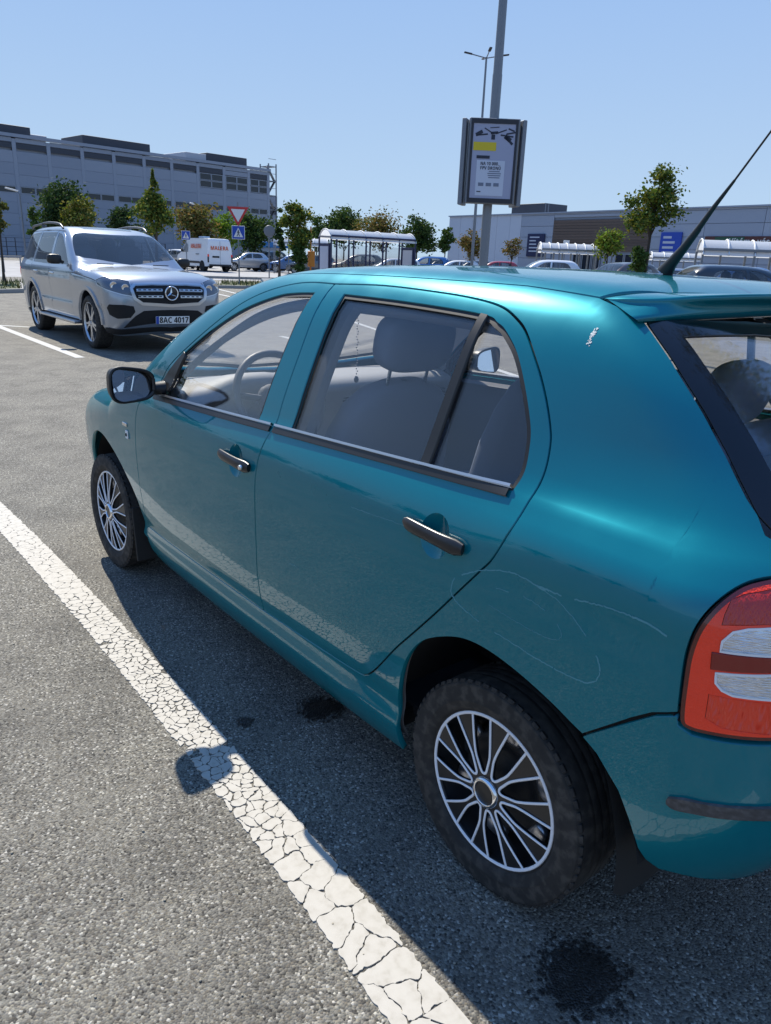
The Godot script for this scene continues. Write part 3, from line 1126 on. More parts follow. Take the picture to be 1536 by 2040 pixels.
		if called == "front_door":
			var sail := PackedVector2Array()
			for q in [Vector2(-1.742, .972), Vector2(-1.735, .989), Vector2(-1.60, 1.112), Vector2(-1.585, 1.10), Vector2(-1.655, .965)]: sail.append(s.par(0, s.side(q.x, q.y)))
			both_on(panel(s, 0, sail, [], 0.03, 0.003, 0.012), "mirror_base", M.trim, nd)
	# --- fixed body side, split along the flank and the tail
	var tail_edge := crv(v2([.002,1.394, .054,1.381, .089,1.369, .123,1.357, .195,1.308, .25,1.263, .3,1.218, .348,1.168, .362,1.1535, .394,1.119, .43,1.083]), 6)
	var roofang := deg_to_rad(56.4) * 0.8
	var side := PackedVector2Array()
	side.append_array(s.side_par(0, PackedVector2Array([Vector2(-1.976, .345)])))
	side.append_array(s.side_par(0, fb.slice(1)))
	side.append_array(s.side_par(0, rev(rd).slice(1)))
	side.append_array(s.side_par(0, ft.slice(1)))
	for a in [[-1.90, 22.5], [-2.0, 27.0], [-1.949, 32.5], [-1.80, 40.0], [-1.667, 45.5], [-1.55, 50.5], [-1.44, 54.5], [-1.33, 56.4], [-1.0, 56.4], [-.6, 56.4], [-.2, 56.6]]: side.append(Vector2(a[0], deg_to_rad(a[1]) * 0.8))
	side.append_array(s.side_par(0, tail_edge.slice(0, 49)))
	for k in 61: side.append(s.par(0, s.side(.3655, lerpf(1.1503, .6942, k / 60.0))))
	side.append_array(s.side_par(0, PackedVector2Array(v2([.343,.673]))))
	var arch := crv(v2([.271,.607, .247,.616, .188,.640, .106,.664, .026,.677, -.043,.674, -.109,.651, -.179,.610, -.227,.556, -.262,.49, -.285,.42, -.301,.350, -.307,.28, -.310,.2]))
	side.append_array(s.side_par(0, arch))
	side.append_array(s.side_par(0, PackedVector2Array(v2([-.6,.175, -1.2,.175, -1.93,.175, -1.985,.215, -1.992,.30]))))
	both(panel(s, 0, shrink(side, 0.0022), [], 0.024, 0.0, 0.016), "body_side", PT, car)
	var lo := v3([-.703,.995,.509, -.733,.979,.477, -.765,.949,.456, -.788,.909,.445, -.797,.863,.442, -.799,.807,.444, -.798,.754,.447, -.796,.731,.453, -.791,.724,.471, -.777,.727,.508, -.728,.735,.571, -.66,.742,.620, -.615,.75,.645, -.603,.775,.65, -.600,.86,.632, -.606,.93,.610, -.622,.975,.580, -.66,.998,.545])
	var lc: Array = crv3(lo + [lo[0]], 4)
	lc.pop_back()
	var lpar := s.pars(1, lc)
	var rq := PackedVector2Array()
	rq.append_array(s.pars(1, [s.side(.404, .725), s.side(.448, .748)]))
	var up := []
	for q in [lo[6], lo[5], lo[4], lo[3], lo[2], lo[1], lo[0], lo[17], lo[16], lo[15], lo[14], lo[13]]: up.append(q)
	rq.append_array(s.pars(1, crv3(up, 4)))
	rq.append_array(s.pars(1, [Vector3(-.592, .775, .653), Vector3(-.590, .86, .638), Vector3(-.596, .93, .617), Vector3(-.612, .985, .582), Vector3(-.64, 1.02, .535), Vector3(-.674, 1.052, .483), s.side(.446, 1.071)]))
	rq.append_array(s.side_par(1, rev(tail_edge.slice(49, tail_edge.size() - 2))))
	for k in 61: rq.append(s.par(1, s.side(.3585, lerpf(1.1562, .6875, k / 60.0))))
	both(panel(s, 1, shrink(rq, 0.0022), [], 0.02, 0.0, 0.016), "rear_quarter", PT, car)
	# --- front wing
	var wing := PackedVector2Array()
	wing.append_array(s.side_par(0, ff))
	wing.append_array(s.side_par(0, crv(v2([-1.99,.29, -2.031,.30, -2.013,.355, -2.020,.433, -2.060,.494, -2.128,.550, -2.211,.597, -2.303,.634, -2.401,.657, -2.50,.655, -2.60,.625, -2.686,.565, -2.76,.48, -2.80,.38, -2.815,.28]))))
	wing.append_array(s.side_par(0, PackedVector2Array(v2([-2.89,.28, -2.89,.45, -2.89,.62]))))
	for a in [[-2.89, 9.0], [-2.8, 14.0], [-2.6, 19.5], [-2.3, 24.0], [-2.0, 27.0], [-1.90, 22.5]]: wing.append(Vector2(a[0], deg_to_rad(a[1]) * 0.8))
	both(panel(s, 0, shrink(wing, 0.0022), [], 0.03, 0.0, 0.016), "front_wing", PT, car)
	both(on_shell(s, 0, s.side_par(0, dense(ff, 0.04, false)), 0.034, -0.0125), "wing_gap_shade", M.black, car)  # black strip paints the shade between wing and door
	# --- bonnet, windscreen, roof
	var hoodp := PackedVector2Array()
	for a in [[-3.08, 26.0], [-2.9, 10.5], [-2.8, 14.0], [-2.6, 19.5], [-2.3, 24.0], [-2.06, 27.0]]: hoodp.append(Vector2(a[0], deg_to_rad(a[1]) * 0.8))
	for a in [[-2.14, 45.0], [-2.18, 70.0], [-2.19, 90.0]]: hoodp.append(Vector2(a[0], deg_to_rad(a[1]) * 0.8))
	part(panel(s, 0, shrink(mirror_close(hoodp), 0.002), [], 0.05, 0.0, 0.014), "bonnet", PT, car)
	var wsp := PackedVector2Array()
	for a in [[-2.15, 60.0], [-2.10, 45.0], [-2.04, 33.0], [-1.98, 33.0], [-1.949, 34.5], [-1.80, 42.0], [-1.667, 47.5], [-1.55, 52.0], [-1.44, 56.0], [-1.36, 58.0], [-1.40, 72.0], [-1.415, 90.0]]: wsp.append(Vector2(a[0], deg_to_rad(a[1]) * 0.8))
	var wfull := mirror_close(wsp)
	part(panel(s, 0, shrink(wfull, 0.003), [], 0.06, -0.009, 0.0, panel(s, 0, shrink(wfull, 0.003), [], 0.06, -0.004, 0.0)), "windscreen", M.glass, car)
	part(on_shell(s, 0, wfull, 0.03, -0.006, null, true, 0.04), "windscreen_seal", M.rubber, car)
	var rfp := PackedVector2Array()
	for a in [[-1.408, 90.0], [-1.395, 72.0], [-1.352, 57.8], [-1.33, 56.4], [-1.0, 56.4], [-.6, 56.4], [-.2, 56.6], [.0, 55.8], [.034, 58.6], [.076, 63.0], [.098, 71.0], [.128, 82.0], [.133, 90.0]]: rfp.append(Vector2(a[0], deg_to_rad(a[1]) * 0.8))
	rfp.reverse()
	var rfull := mirror_close(rfp)
	part(panel(s, 0, shrink(rfull, 0.0016), [], 0.03, 0.0, 0.010), "roof", PT, car)
	part(panel(s, 0, shrink(rfull, 0.01), [], 0.1, -0.035, 0.0), "roof_lining", M.lining, car)
	part(on_shell(s, 0, rfull, 0.03, -0.011, null, true, 0.04), "roof_seam_shade", M.black, car)  # black strip stands for the shade down in the roof seam
	both(panel(s, 0, shrink(side, 0.012), [], 0.08, -0.035, 0.0), "inner_frame", M.lining2, car)
	# --- tailgate: glass with black border, lower panel, spoiler
	var gl := PackedVector2Array()
	gl.append_array(s.pars(1, [Vector3(0, 1.374, .235), Vector3(-.16, 1.373, .228), Vector3(-.33, 1.371, .208), Vector3(-.47, 1.366, .175)]))
	gl.append_array(s.side_par(1, tail_edge.slice(18)))
	gl.append_array(s.pars(1, [s.side(.446, 1.068), Vector3(-.655, 1.045, .49), Vector3(-.55, 1.03, .56), Vector3(-.3, 1.01, .61), Vector3(0, 1.0, .635)]))
	var gfull := mirror_close(gl, true)
	var clear := shrink(gfull, 0.052)
	var tg := part(panel(s, 1, shrink(gfull, 0.003), [], 0.05, -0.006, 0.0, panel(s, 1, shrink(gfull, 0.003), [], 0.05, -0.002, 0.0)), "tailgate_glass", M.glass, car)
	part(panel(s, 1, shrink(gfull, 0.003), [clear], 0.04, 0.0005, 0.006), "glass_border", M.gloss_black, tg)
	for k in 9:
		var y := 1.10 + k * 0.027
		var ln := PackedVector2Array()
		for j in 15: ln.append(s.par(1, Vector3(lerpf(-.58 + (y - 1.1) * .3, .58 - (y - 1.1) * .3, j / 14.0), y, lerpf(.56, .38, (y - 1.1) / .25))))
		part(on_shell(s, 1, ln, 0.0012, -0.0012, null, false, 0.1), "heating_line", M.black, tg)
	var lowp := PackedVector2Array()
	lowp.append_array(s.pars(1, [Vector3(0, .995, .637), Vector3(-.3, 1.005, .612), Vector3(-.55, 1.026, .562), Vector3(-.655, 1.041, .492), Vector3(-.67, 1.05, .481), Vector3(-.636, 1.016, .538), Vector3(-.608, .981, .585), Vector3(-.592, .93, .619), Vector3(-.586, .86, .640), Vector3(-.588, .775, .655), Vector3(-.585, .66, .67), Vector3(-.55, .63, .68), Vector3(0, .62, .695)]))
	var tl := part(panel(s, 1, shrink(mirror_close(lowp, true), 0.003), [], 0.04, 0.0, 0.016), "tailgate_panel", PT, car)
	var plt := MB.new()
	plt.box(Vector3(0, .80, .672), Vector3(.52, .11, .01), Basis(Vector3(1, 0, 0), -0.1), 0.003)
	part(plt, "number_plate", M.plate, tl)
	# spoiler over the glass
	var pa: Array = crv3(v3([0,1.4285,.140, -.1,1.428,.137, -.287,1.4245,.107, -.423,1.419,.081, -.509,1.407,.042, -.541,1.394,.010]), 6)
	var pb: Array = crv3(v3([0,1.4185,.262, -.17,1.417,.245, -.33,1.4135,.212, -.46,1.407,.172, -.522,1.398,.115, -.543,1.3925,.024]), 6)
	var pc: Array = crv3(v3([0,1.373,.216, -.16,1.372,.209, -.33,1.369,.192, -.47,1.364,.166, -.545,1.3595,.140, -.577,1.3575,.122]), 6)
	var sec_rows := []
	var skirt := []
	for j in range(-(pa.size() - 1), pa.size()):
		var q := absi(j)
		var fx := Vector3(-1 if j > 0 else 1, 1, 1)
		var e := smoothstep(0.86, 1.0, float(q) / (pa.size() - 1))
		var A := s.pos(0, s.par(0, pa[q]))
		var B: Vector3 = pb[q]
		var C: Vector3 = pc[q]
		var d := 1.0 - e * .9
		var row := []
		skirt.append([(A + Vector3(0, -.014, .002)) * fx, (A + Vector3(0, 0, .003)) * fx])
		for v in [A + Vector3(0, 0, .003), A.lerp(B, .35) + Vector3(0, .003, 0) * d, A.lerp(B, .75) + Vector3(0, .002, 0) * d, B + Vector3(0, .0008, -.010) * d, B, B + Vector3(0, -.005, .0015) * d, B + Vector3(0, -.011, -.001) * d, B.lerp(C, .45) + Vector3(0, .002, -.008) * d, B.lerp(C, .75) + Vector3(0, .002, -.006) * d, C, C + Vector3(.02 if q > 6 else .0, -.006, -.022)]: row.append(v * fx)
		sec_rows.append(row)
	var sp := MB.new()
	sp.grid(sec_rows, false, false)
	if sp.n[11 * 31 + 2].y < 0:
		for j in sp.n.size(): sp.n[j] = -sp.n[j]
	sp.grid(skirt)
	part(sp, "spoiler", PT, car)
	# --- tail lamps
	for sd in [0, 1]:
		var lamp := Node3D.new()
		lamp.name = "tail_lamp"
		car.add_child(lamp, true)
		var put := func(mb: MB, called: String, m: Material): part(mb if sd == 0 else mb.flipped(), called, m, lamp)
		put.call(panel(s, 1, lpar, [], 0.03, -0.006, 0.03), "lamp_housing", M.black)
		put.call(panel(s, 1, shrink(lpar, 0.003), [shrink(lpar, 0.0085)], 0.02, 0.005, 0.014), "lamp_border", M.dark_red)
		var rb := shrink(lpar, 0.008)
		var pieces := {
			"brake_lens": [M.lens_dark, v3([-.756,.958,.474, -.768,.937,.474, -.774,.921,.476, -.74,.931,.522, -.68,.938,.575, -.625,.94,.60, -.63,.962,.585, -.665,.985,.545, -.71,.978,.512, -.74,.968,.486])],
			"clear_lens": [M.lens_clear, v3([-.780,.881,.486, -.777,.897,.484, -.768,.914,.493, -.755,.922,.508, -.731,.928,.534, -.68,.932,.577, -.622,.934,.603, -.616,.888,.618, -.68,.888,.59, -.737,.886,.546])],
			"fog_band": [M.lens_band, v3([-.787,.846,.480, -.786,.877,.476, -.737,.884,.546, -.68,.886,.59, -.614,.886,.62, -.612,.858,.626, -.68,.858,.6, -.737,.858,.552])],
			"reverse_lens": [M.lens_clear, v3([-.783,.842,.488, -.783,.825,.491, -.779,.815,.501, -.771,.810,.515, -.734,.812,.559, -.68,.814,.60, -.615,.816,.63, -.613,.854,.626, -.68,.854,.60, -.737,.854,.552])],
			"lower_lens": [M.lens_low, v3([-.788,.803,.486, -.788,.758,.488, -.775,.748,.51, -.730,.750,.567, -.66,.757,.61, -.62,.765,.636, -.617,.810,.629, -.68,.808,.60, -.734,.806,.559])]}
		var holes := []
		for k in pieces: holes.append(s.pars(1, pieces[k][1]))
		put.call(panel(s, 1, rb, holes, 0.02, 0.006, 0.004), "reflex_field", M.lens_red)
		var j := 0
		for k in pieces:
			put.call(panel(s, 1, shrink(holes[j], 0.0006), [], 0.02, 0.0085 if k == "fog_band" else 0.0055, 0.006), k, pieces[k][0])
			j += 1
		for hol in [1, 3]:
			put.call(on_shell(s, 1, holes[hol], 0.004, 0.008, null, true, 0.01), "lens_rim", M.lens_white)
	# --- rear bumper
	var bpn := PackedVector2Array()
	bpn.append_array(s.pars(1, [Vector3(0, .615, .697), Vector3(-.3, .62, .69), Vector3(-.55, .625, .682), Vector3(-.588, .655, .672), Vector3(-.592, .745, .657), Vector3(-.615, .745, .647), Vector3(-.66, .737, .622), Vector3(-.728, .729, .573), Vector3(-.777, .720, .51), Vector3(-.791, .716, .473), Vector3(-.798, .723, .453)]))
	bpn.append_array(s.pars(1, [s.side(.447, .744), s.side(.404, .721), s.side(.343, .669), s.side(.268, .602)]))
	bpn.append_array(s.pars(1, [s.side(.303, .581), s.side(.353, .527), s.side(.378, .474), s.side(.398, .415), s.side(.412, .392), s.side(.435, .378)]))
	bpn.append_array(s.pars(1, [Vector3(-.74, .376, .475), Vector3(-.68, .382, .53), Vector3(-.55, .385, .575), Vector3(-.3, .385, .60), Vector3(0, .385, .61)]))
	var bfull := mirror_close(bpn, true)
	var bm := part(panel(s, 1, shrink(bfull, 0.0024), [], 0.03, 0.0, 0.03), "rear_bumper", PT, car)
	var stl := PackedVector2Array()
	stl.append_array(s.pars(1, crv3(v3([-.789,.568,.452, -.787,.577,.458, -.778,.590,.497, -.717,.612,.591, -.6,.618,.65, -.4,.62,.685, 0,.62,.70]), 4)))
	stl.append_array(s.pars(1, crv3(v3([0,.590,.70, -.4,.590,.69, -.6,.588,.652, -.713,.587,.596, -.771,.568,.513, -.785,.556,.468, -.789,.560,.453]), 4)))
	var half := PackedVector2Array(stl)
	both_on(panel(s, 1, half, [], 0.02, 0.006, 0.012), "rubbing_strip", M.strip, [bm, bm])
	both(on_shell(s, 1, s.pars(1, crv3([s.side(.268, .605), s.side(.343, .671), s.side(.404, .723), s.side(.447, .746), Vector3(-.798, .735, .452)], 4)), 0.03, -0.0125), "bumper_gap_shade", M.black, car)  # shade of the bumper gap, laid in as a black strip
	# --- front end (seen only from elsewhere)
	var fpoly := PackedVector2Array()
	for q in [s.side(-2.892, .28), s.side(-2.892, .45), s.side(-2.892, .62), s.pos(0, Vector2(-2.892, deg_to_rad(9.0) * .8)), s.pos(0, Vector2(-3.083, deg_to_rad(26.0) * .8)), s.pos(0, Vector2(-3.083, deg_to_rad(60.0) * .8)), s.pos(0, Vector2(-3.083, PI / 2 * .8))]: fpoly.append(s.par(2, q))
	fpoly.reverse()
	fpoly.append_array(s.pars(2, [Vector3(-.7, .26, -2.93), Vector3(-.6, .2, -3.1), Vector3(-.3, .2, -3.18), Vector3(0, .2, -3.2)]))
	var fm := part(panel(s, 2, shrink(mirror_close(fpoly, true), 0.002), [], 0.05, 0.0, 0.016), "front_bumper", PT, car)
	part(panel(s, 2, s.pars(2, v3([-.35,.70,-3.1, -.33,.61,-3.2, .33,.61,-3.2, .35,.70,-3.1])), [], 0.04, 0.004, 0.01), "grille", M.black, fm)
	both_on(panel(s, 2, s.pars(2, v3([-.42,.70,-3.05, -.45,.60,-3.15, -.66,.60,-3.0, -.70,.68,-2.95, -.62,.73,-2.95])), [], 0.04, 0.004, 0.01), "headlamp", M.lens_white, [fm, fm])
	# --- wheels, arches, underside
	for q in [Vector3(-.667, .273, 0), Vector3(.667, .273, 0), Vector3(-.668, .273, -2.462), Vector3(.668, .273, -2.462)]: make_wheel(car, q, 1.0 if q.x < 0 else -1.0)
	for zc in [0.03, -2.41]:
		var well := MB.new()
		well_mesh(well, zc)
		both(well, "arch_liner", M.black, car)
	var ub := MB.new()
	ub.box(Vector3(0, .25, -1.2), Vector3(1.43, .05, 1.66))
	ub.box(Vector3(0, .60, .18), Vector3(.9, .3, .8))
	ub.box(Vector3(0, .30, -2.55), Vector3(.9, .15, .9))
	ub.box(Vector3(0, .40, .16), Vector3(.95, .16, .66))
	part(ub, "underbody", M.black, car)
	for e in 1:
		var flap := MB.new()
		var rows2 := []
		for j in 9:
			var t := j / 8.0
			var row := []
			var yy := lerpf(.60, .225, t)
			var zz := .300 + .056 * sin(t * 1.9)
			for k in 7:
				var w := k / 6.0
				row.append(Vector3(lerpf(-.785 + .045 * t, -.555, w), yy + .03 * pow(w * 2 - 1, 4) * t, zz + .012 * w))
			rows2.append(row)
		flap.grid(rows2)
		for j in range(flap.n.size()):
			if flap.n[j].z < 0: flap.n[j] = -flap.n[j]
		both(flap, "mud_flap", M.flap, car)
		var front_flap := MB.new()
		front_flap.box(Vector3(-.69, .28, -2.075), Vector3(.17, .24, .012), Basis(Vector3(1, 0, 0), -0.12), 0.004)
		both(front_flap, "mud_flap", M.flap, car)
	# --- aerial
	var ae := MB.new()
	var ao := Vector3(-.089, 0, -.024)
	ae.tube([ao + Vector3(0, 1.438, -.118), ao + Vector3(0, 1.448, -.116), ao + Vector3(0, 1.470, -.102), ao + Vector3(0, 1.505, -.075), ao + Vector3(0, 1.551, -.043)], [.027, .021, .0145, .0105, .008], 16)
	ae.tube([ao + Vector3(0, 1.549, -.045), ao + Vector3(0, 1.60, -.012), ao + Vector3(0, 1.655, .027)], [.0075, .0055, .0032], 10)
	ae.tube([ao + Vector3(0, 1.652, .025), ao + Vector3(0, 1.85, .158), ao + Vector3(0, 1.97, .238)], [.0026, .0022, .0016], 8)
	part(ae, "aerial", M.trim, car)
	# --- door mirrors
	for sx in [-1.0, 1.0]:
		var mr := Node3D.new()
		mr.name = "door_mirror"
		car.add_child(mr, true)
		var hs2 := MB.new()
		var rows3 := []
		for j in 11:
			var t := j / 10.0
			var ring := []
			var sc := 1.0 if j < 2 else sqrt(maxf(0.0, 1.0 - pow((t - .1) / .92, 2.2)))
			for k in 32:
				var a := TAU * k / 32
				var c := cos(a)
				var q := sin(a)
				var x := signf(c) * pow(absf(c), .55) * .078 * sc
				var y := signf(q) * pow(absf(q), .6) * (.057 - .009 * (x / .078)) * sc
				ring.append(Vector3(-.898 + x * -1.0 * -1.0, .998 + y + x * -.04, -1.655 - t * .115))
			rows3.append(ring)
		hs2.grid(rows3, true, false)
		fix_out(hs2, Vector3(-.898, .998, -1.68))
		var lip := MB.new()
		lip.tube(rows3[0], 0.006, 6, Vector2.ONE, true)
		var mg := MB.new()
		var fan := []
		for q in rows3[0]: fan.append(Vector3(-.898, .998, -1.659) + (q - Vector3(-.898, .998, -1.655)) * .93 + Vector3(0, 0, -(q.x + .898) * .16 - (q.y - .998) * .17))
		mg.face(fan, Vector3(.16, .17, 1).normalized())
		var arm := MB.new()
		arm.tube([Vector3(-.845, .975, -1.70), Vector3(-.80, .972, -1.70), Vector3(-.765, .972, -1.695)], [.030, .028, .034], 10, Vector2(1.0, .8))
		for e in [[hs2, "mirror_housing", M.trim], [lip, "mirror_lip", M.trim], [mg, "mirror_glass", M.mirror], [arm, "mirror_arm", M.trim]]:
			part(e[0] if sx < 0 else e[0].flipped(), e[1], e[2], mr)
	# --- badges, pale marks, bird dropping
	var bd := MB.new()
	var bq := s.side(-2.029, .778)
	bd.box(bq + Vector3(-.003, 0, 0), Vector3(.006, .016, .046), Basis.IDENTITY, .003)
	both(bd, "wing_badge", M.chrome, car)
	var be := MB.new()
	bq = s.side(-2.013, .738)
	be.box(bq + Vector3(-.003, 0, 0), Vector3(.006, .036, .026), Basis.IDENTITY, .003)
	for nd in both(be, "wing_emblem", M.plate, car):
		var dot := MB.new()
		dot.lathe(v2([.0, .0025, .006, .0025, .007, 0]), Transform3D(Basis(Vector3(0, 0, 1), PI / 2), bq + Vector3(-.006, 0, 0)), 12)
		part(dot if nd.name == "wing_emblem" else dot.flipped(), "emblem_dot", M.black, nd)
	for a in [[.0028, [-.082,.809, -.087,.764, -.015,.737, .096,.724, .195,.717, .272,.723, .295,.753, .282,.791, .243,.827, .189,.858, .137,.870, .071,.874, -.01,.85, -.082,.809]], [.0045, [.137,.870, .206,.873, .286,.885, .357,.887, .407,.878]], [.0013, [.020,.784, .126,.775, .190,.778, .206,.795, .184,.819, .118,.836, .030,.827]], [.0016, [-.462,.862, -.323,.870, -.199,.876]], [.002, [-.771,.603, -.74,.606, -.704,.606]]]:
		var pts := dense(crv(v2(a[1]), 8), 0.008, false)
		for j in range(0, pts.size() - 5, 6):
			if rng.randf() < 0.12: continue
			var seg := PackedVector2Array()
			for k in range(j, mini(j + 7, pts.size())): seg.append(pts[k] + Vector2(rng.randf_range(-1, 1), rng.randf_range(-1, 1)) * .0012)
			if seg.size() > 2: part(on_shell(s, 0, s.side_par(0, seg), a[0] * rng.randf_range(0.5, 1.15), 0.0004), "pale_mark", M.pale_mark, car)  # thin broken line, paler than the paint
	var bdp := MB.new()
	for k in 46:
		var q := s.side(.047 + rng.randfn() * .003, 1.326 + rng.randfn() * .0075)
		var nn := s.grad(q)
		var tx := nn.cross(Vector3.UP).normalized()
		bdp.ellipsoid(q, Vector3(rng.randf_range(.0006, .0020), rng.randf_range(.0008, .0032), .0005), Basis(tx, nn.cross(tx), nn) * Basis(Vector3(0, 0, 1), rng.randf_range(-.5, .5)), 1.0, 6, 4)
	part(bdp, "bird_dropping", M.dropping, car)
	var dt := MB.new()
	for k in 620:
		var z := rng.randf_range(-1.95, -.32)
		var y := .255 + absf(rng.randfn()) * .045
		if k % 3 == 0:
			z = rng.randf_range(-.62, -.30); y = rng.randf_range(.26, .55)
		var q := s.side(z, y)
		var nn := s.grad(q)
		var tx := nn.cross(Vector3.UP).normalized()
		var r := .0004 + .0011 * pow(rng.randf(), 3.0)
		dt.ellipsoid(q, Vector3(r, r * rng.randf_range(.8, 1.5), .0003), Basis(tx, nn.cross(tx), nn), 1.0, 6, 3)
	part(dt, "dirt_specks", M.dirt, car).set_meta("kind", "stuff")
	build_cabin(car, s)

func well_mesh(mb: MB, zc: float) -> void:
	var rows := []
	for x in ([-.765, -.70, -.55, -.42] if zc > -1 else [-.685, -.62, -.52, -.42]):
		var row := []
		for k in 29:
			var a := deg_to_rad(lerpf(12, 168, k / 28.0))
			row.append(Vector3(x, .30 + sin(a) * .385, zc + cos(a) * .385))
		rows.append(row)
	mb.grid(rows)
	for j in mb.n.size():
		var d := Vector3(0, .30 - mb.v[j].y, zc - mb.v[j].z)
		if mb.n[j].dot(d) < 0: mb.n[j] = -mb.n[j]
	var wall := []
	for k in 29:
		var a := deg_to_rad(lerpf(12, 168, k / 28.0))
		wall.append(Vector3(-.42, .30 + sin(a) * .385, zc + cos(a) * .385))
	mb.face(wall, Vector3(-1, 0, 0))

func fix_out(mb: MB, c: Vector3) -> void:
	for j in mb.n.size():
		if mb.n[j].dot(mb.v[j] - c) < 0: mb.n[j] = -mb.n[j]

func both_on(mb: MB, called: String, m: Material, nodes: Array) -> Array:
	return [part(mb, called, m, nodes[0]), part(mb.flipped(), called, m, nodes[1])]

# half outline of the left side to a whole one; on the flanks the mirror of an angle a is PI - a
func mirror_close(h: PackedVector2Array, polar := false) -> PackedVector2Array:
	var o := h.duplicate()
	for j in range(h.size() - 1, -1, -1):
		var q := h[j]
		var r := Vector2(-q.x, q.y) if polar else Vector2(q.x, PI * 0.8 - q.y)
		if r.distance_to(q) > 0.002: o.append(r)
	return o

func build_cabin(car: Node3D, s: Shell) -> void:
	var fl := MB.new()
	fl.box(Vector3(0, .27, -1.1), Vector3(1.30, .03, 2.0))
	part(fl, "cabin_floor", M.carpet, car)
	for x in [-.37, .37]:
		var seat := Node3D.new()
		seat.name = "front_seat"
		car.add_child(seat, true)
		seat.position = Vector3(x, 0, 0)
		part(loft_cushion([[0, .20, .04, 0], [.0, .24, .06, 0], [.10, .255, .075, 0], [.30, .255, .08, 0], [.44, .235, .07, 0], [.53, .20, .058, 0], [.58, .15, .045, 0], [.605, .08, .03, 0], [.61, .01, .01, 0]], Transform3D(Basis(Vector3(1, 0, 0), 0.30), Vector3(0, .52, -.985)), .6), "seat_back", M.seat, seat)
		part(loft_cushion([[0, .23, .22, 0], [.02, .25, .25, 0], [.10, .255, .265, 0], [.14, .235, .24, 0], [.155, .1, .1, 0], [.156, .01, .01, 0]], Transform3D(Basis.IDENTITY, Vector3(0, .40, -1.20)), .55), "seat_cushion", M.seat, seat)
		var hr := MB.new()
		hr.ellipsoid(Vector3(0, 1.222, -.760), Vector3(.140, .088, .056), Basis(Vector3(1, 0, 0), 0.22), .62, 28, 18)
		part(hr, "headrest", M.seat, seat)
		for px in [-.075, .075]:
			var ps := MB.new()
			ps.tube([Vector3(px, 1.06, -.80), Vector3(px, 1.16, -.775)], .0058, 8)
			part(ps, "headrest_post", M.chrome, seat)
		var base := MB.new()
		base.box(Vector3(0, .34, -1.2), Vector3(.40, .14, .42))
		part(base, "seat_base", M.black, seat)
	var rb := MB.new()
	rb.add(loft_cushion([[0, .38, .06, 0], [.02, .40, .09, 0], [.22, .40, .10, 0], [.27, .58, .10, 0], [.35, .62, .10, 0], [.50, .61, .085, 0], [.58, .57, .06, 0], [.60, .4, .03, 0], [.601, .01, .01, 0]], Transform3D(Basis(Vector3(1, 0, 0), 0.42), Vector3(0, .50, -.20)), .35, 40))
	rb.add(loft_cushion([[0, .38, .22, 0], [.02, .40, .25, 0], [.12, .40, .26, 0], [.15, .38, .22, 0], [.16, .2, .1, 0], [.161, .01, .01, 0]], Transform3D(Basis.IDENTITY, Vector3(0, .40, -.42)), .4, 40))
	var bench := part(rb, "rear_bench", M.seat, car)
	for x in [-.40, 0.0, .40]:
		var hr2 := MB.new()
		hr2.ellipsoid(Vector3(x, 1.165, .055), Vector3(.135, .085, .05), Basis(Vector3(1, 0, 0), .35), .6, 20, 12)
		part(hr2, "headrest", M.seat, bench)
	var sh := MB.new()
	sh.box(Vector3(0, 1.0, .33), Vector3(1.16, .02, .42), Basis.IDENTITY, .008)
	part(sh, "parcel_shelf", M.card, car)
	# dashboard: profile swept across the car
	var da := MB.new()
	var rows := []
	for j in 25:
		var t := j / 24.0 * 2.0 - 1.0
		var x := t * .70
		var hoodb: float = 0.045 * exp(-pow((x + .37) / .17, 4.0))
		var row := []
		for q in [[-2.16, .925, 0.], [-2.02, .945, .0], [-1.88, .955, .15], [-1.78, .958, .8], [-1.72, .955, 1.], [-1.675, .938, 1.], [-1.665, .905, .8], [-1.70, .86, .3], [-1.72, .78, 0.], [-1.70, .66, 0.], [-1.74, .52, 0.], [-1.80, .40, 0.]]:
			row.append(Vector3(x, q[1] + hoodb * q[2] - .012 * pow(absf(t), 4), q[0] - .10 * t * t * (1.0 if q[0] < -1.9 else .35)))
		rows.append(row)
	da.grid(rows)
	if da.n[12 * 12 + 2].y < 0:
		for j in da.n.size(): da.n[j] = -da.n[j]
	var dash := part(da, "dashboard", M.dash, car)
	for vx in [-.60, -.10, .10, .60]:
		var vn := MB.new()
		for k in 4: vn.box(Vector3(vx, .83 + k * .014, -1.697), Vector3(.10, .005, .02))
		part(vn, "air_vent", M.black, dash)
	# steering wheel
	var wh := Node3D.new()
	wh.name = "steering_wheel"
	car.add_child(wh, true)
	wh.transform = Transform3D(Basis(Vector3(1, 0, 0), -0.50), Vector3(-.37, .93, -1.53))
	var rim := MB.new()
	var rp := []
	for k in 40: rp.append(Vector3(cos(TAU * k / 40) * .182, sin(TAU * k / 40) * .182, 0))
	rim.tube(rp, .0145, 10, Vector2.ONE, true, Vector3(0, 0, 1))
	part(rim, "wheel_rim", M.wheel_rim, wh)
	var hub := MB.new()
	hub.ellipsoid(Vector3(0, -.01, -.02), Vector3(.085, .075, .03), Basis.IDENTITY, .7)
	for a in [0.15, PI - .15, -PI / 2]: hub.bar(Vector3(cos(a) * .06, sin(a) * .06, -.02), Vector3(cos(a) * .176, sin(a) * .176, -.002), .035, .016, .006)
	part(hub, "wheel_hub", M.card, wh)
	var col := MB.new()
	col.tube([Vector3(0, 0, -.04), Vector3(0, 0, -.20)], .045, 12)
	part(col, "steering_column", M.card, wh)
	# rear-view mirror with a hanging charm
	var rv := Node3D.new()
	rv.name = "rear_view_mirror"
	car.add_child(rv, true)
	var rm := MB.new()
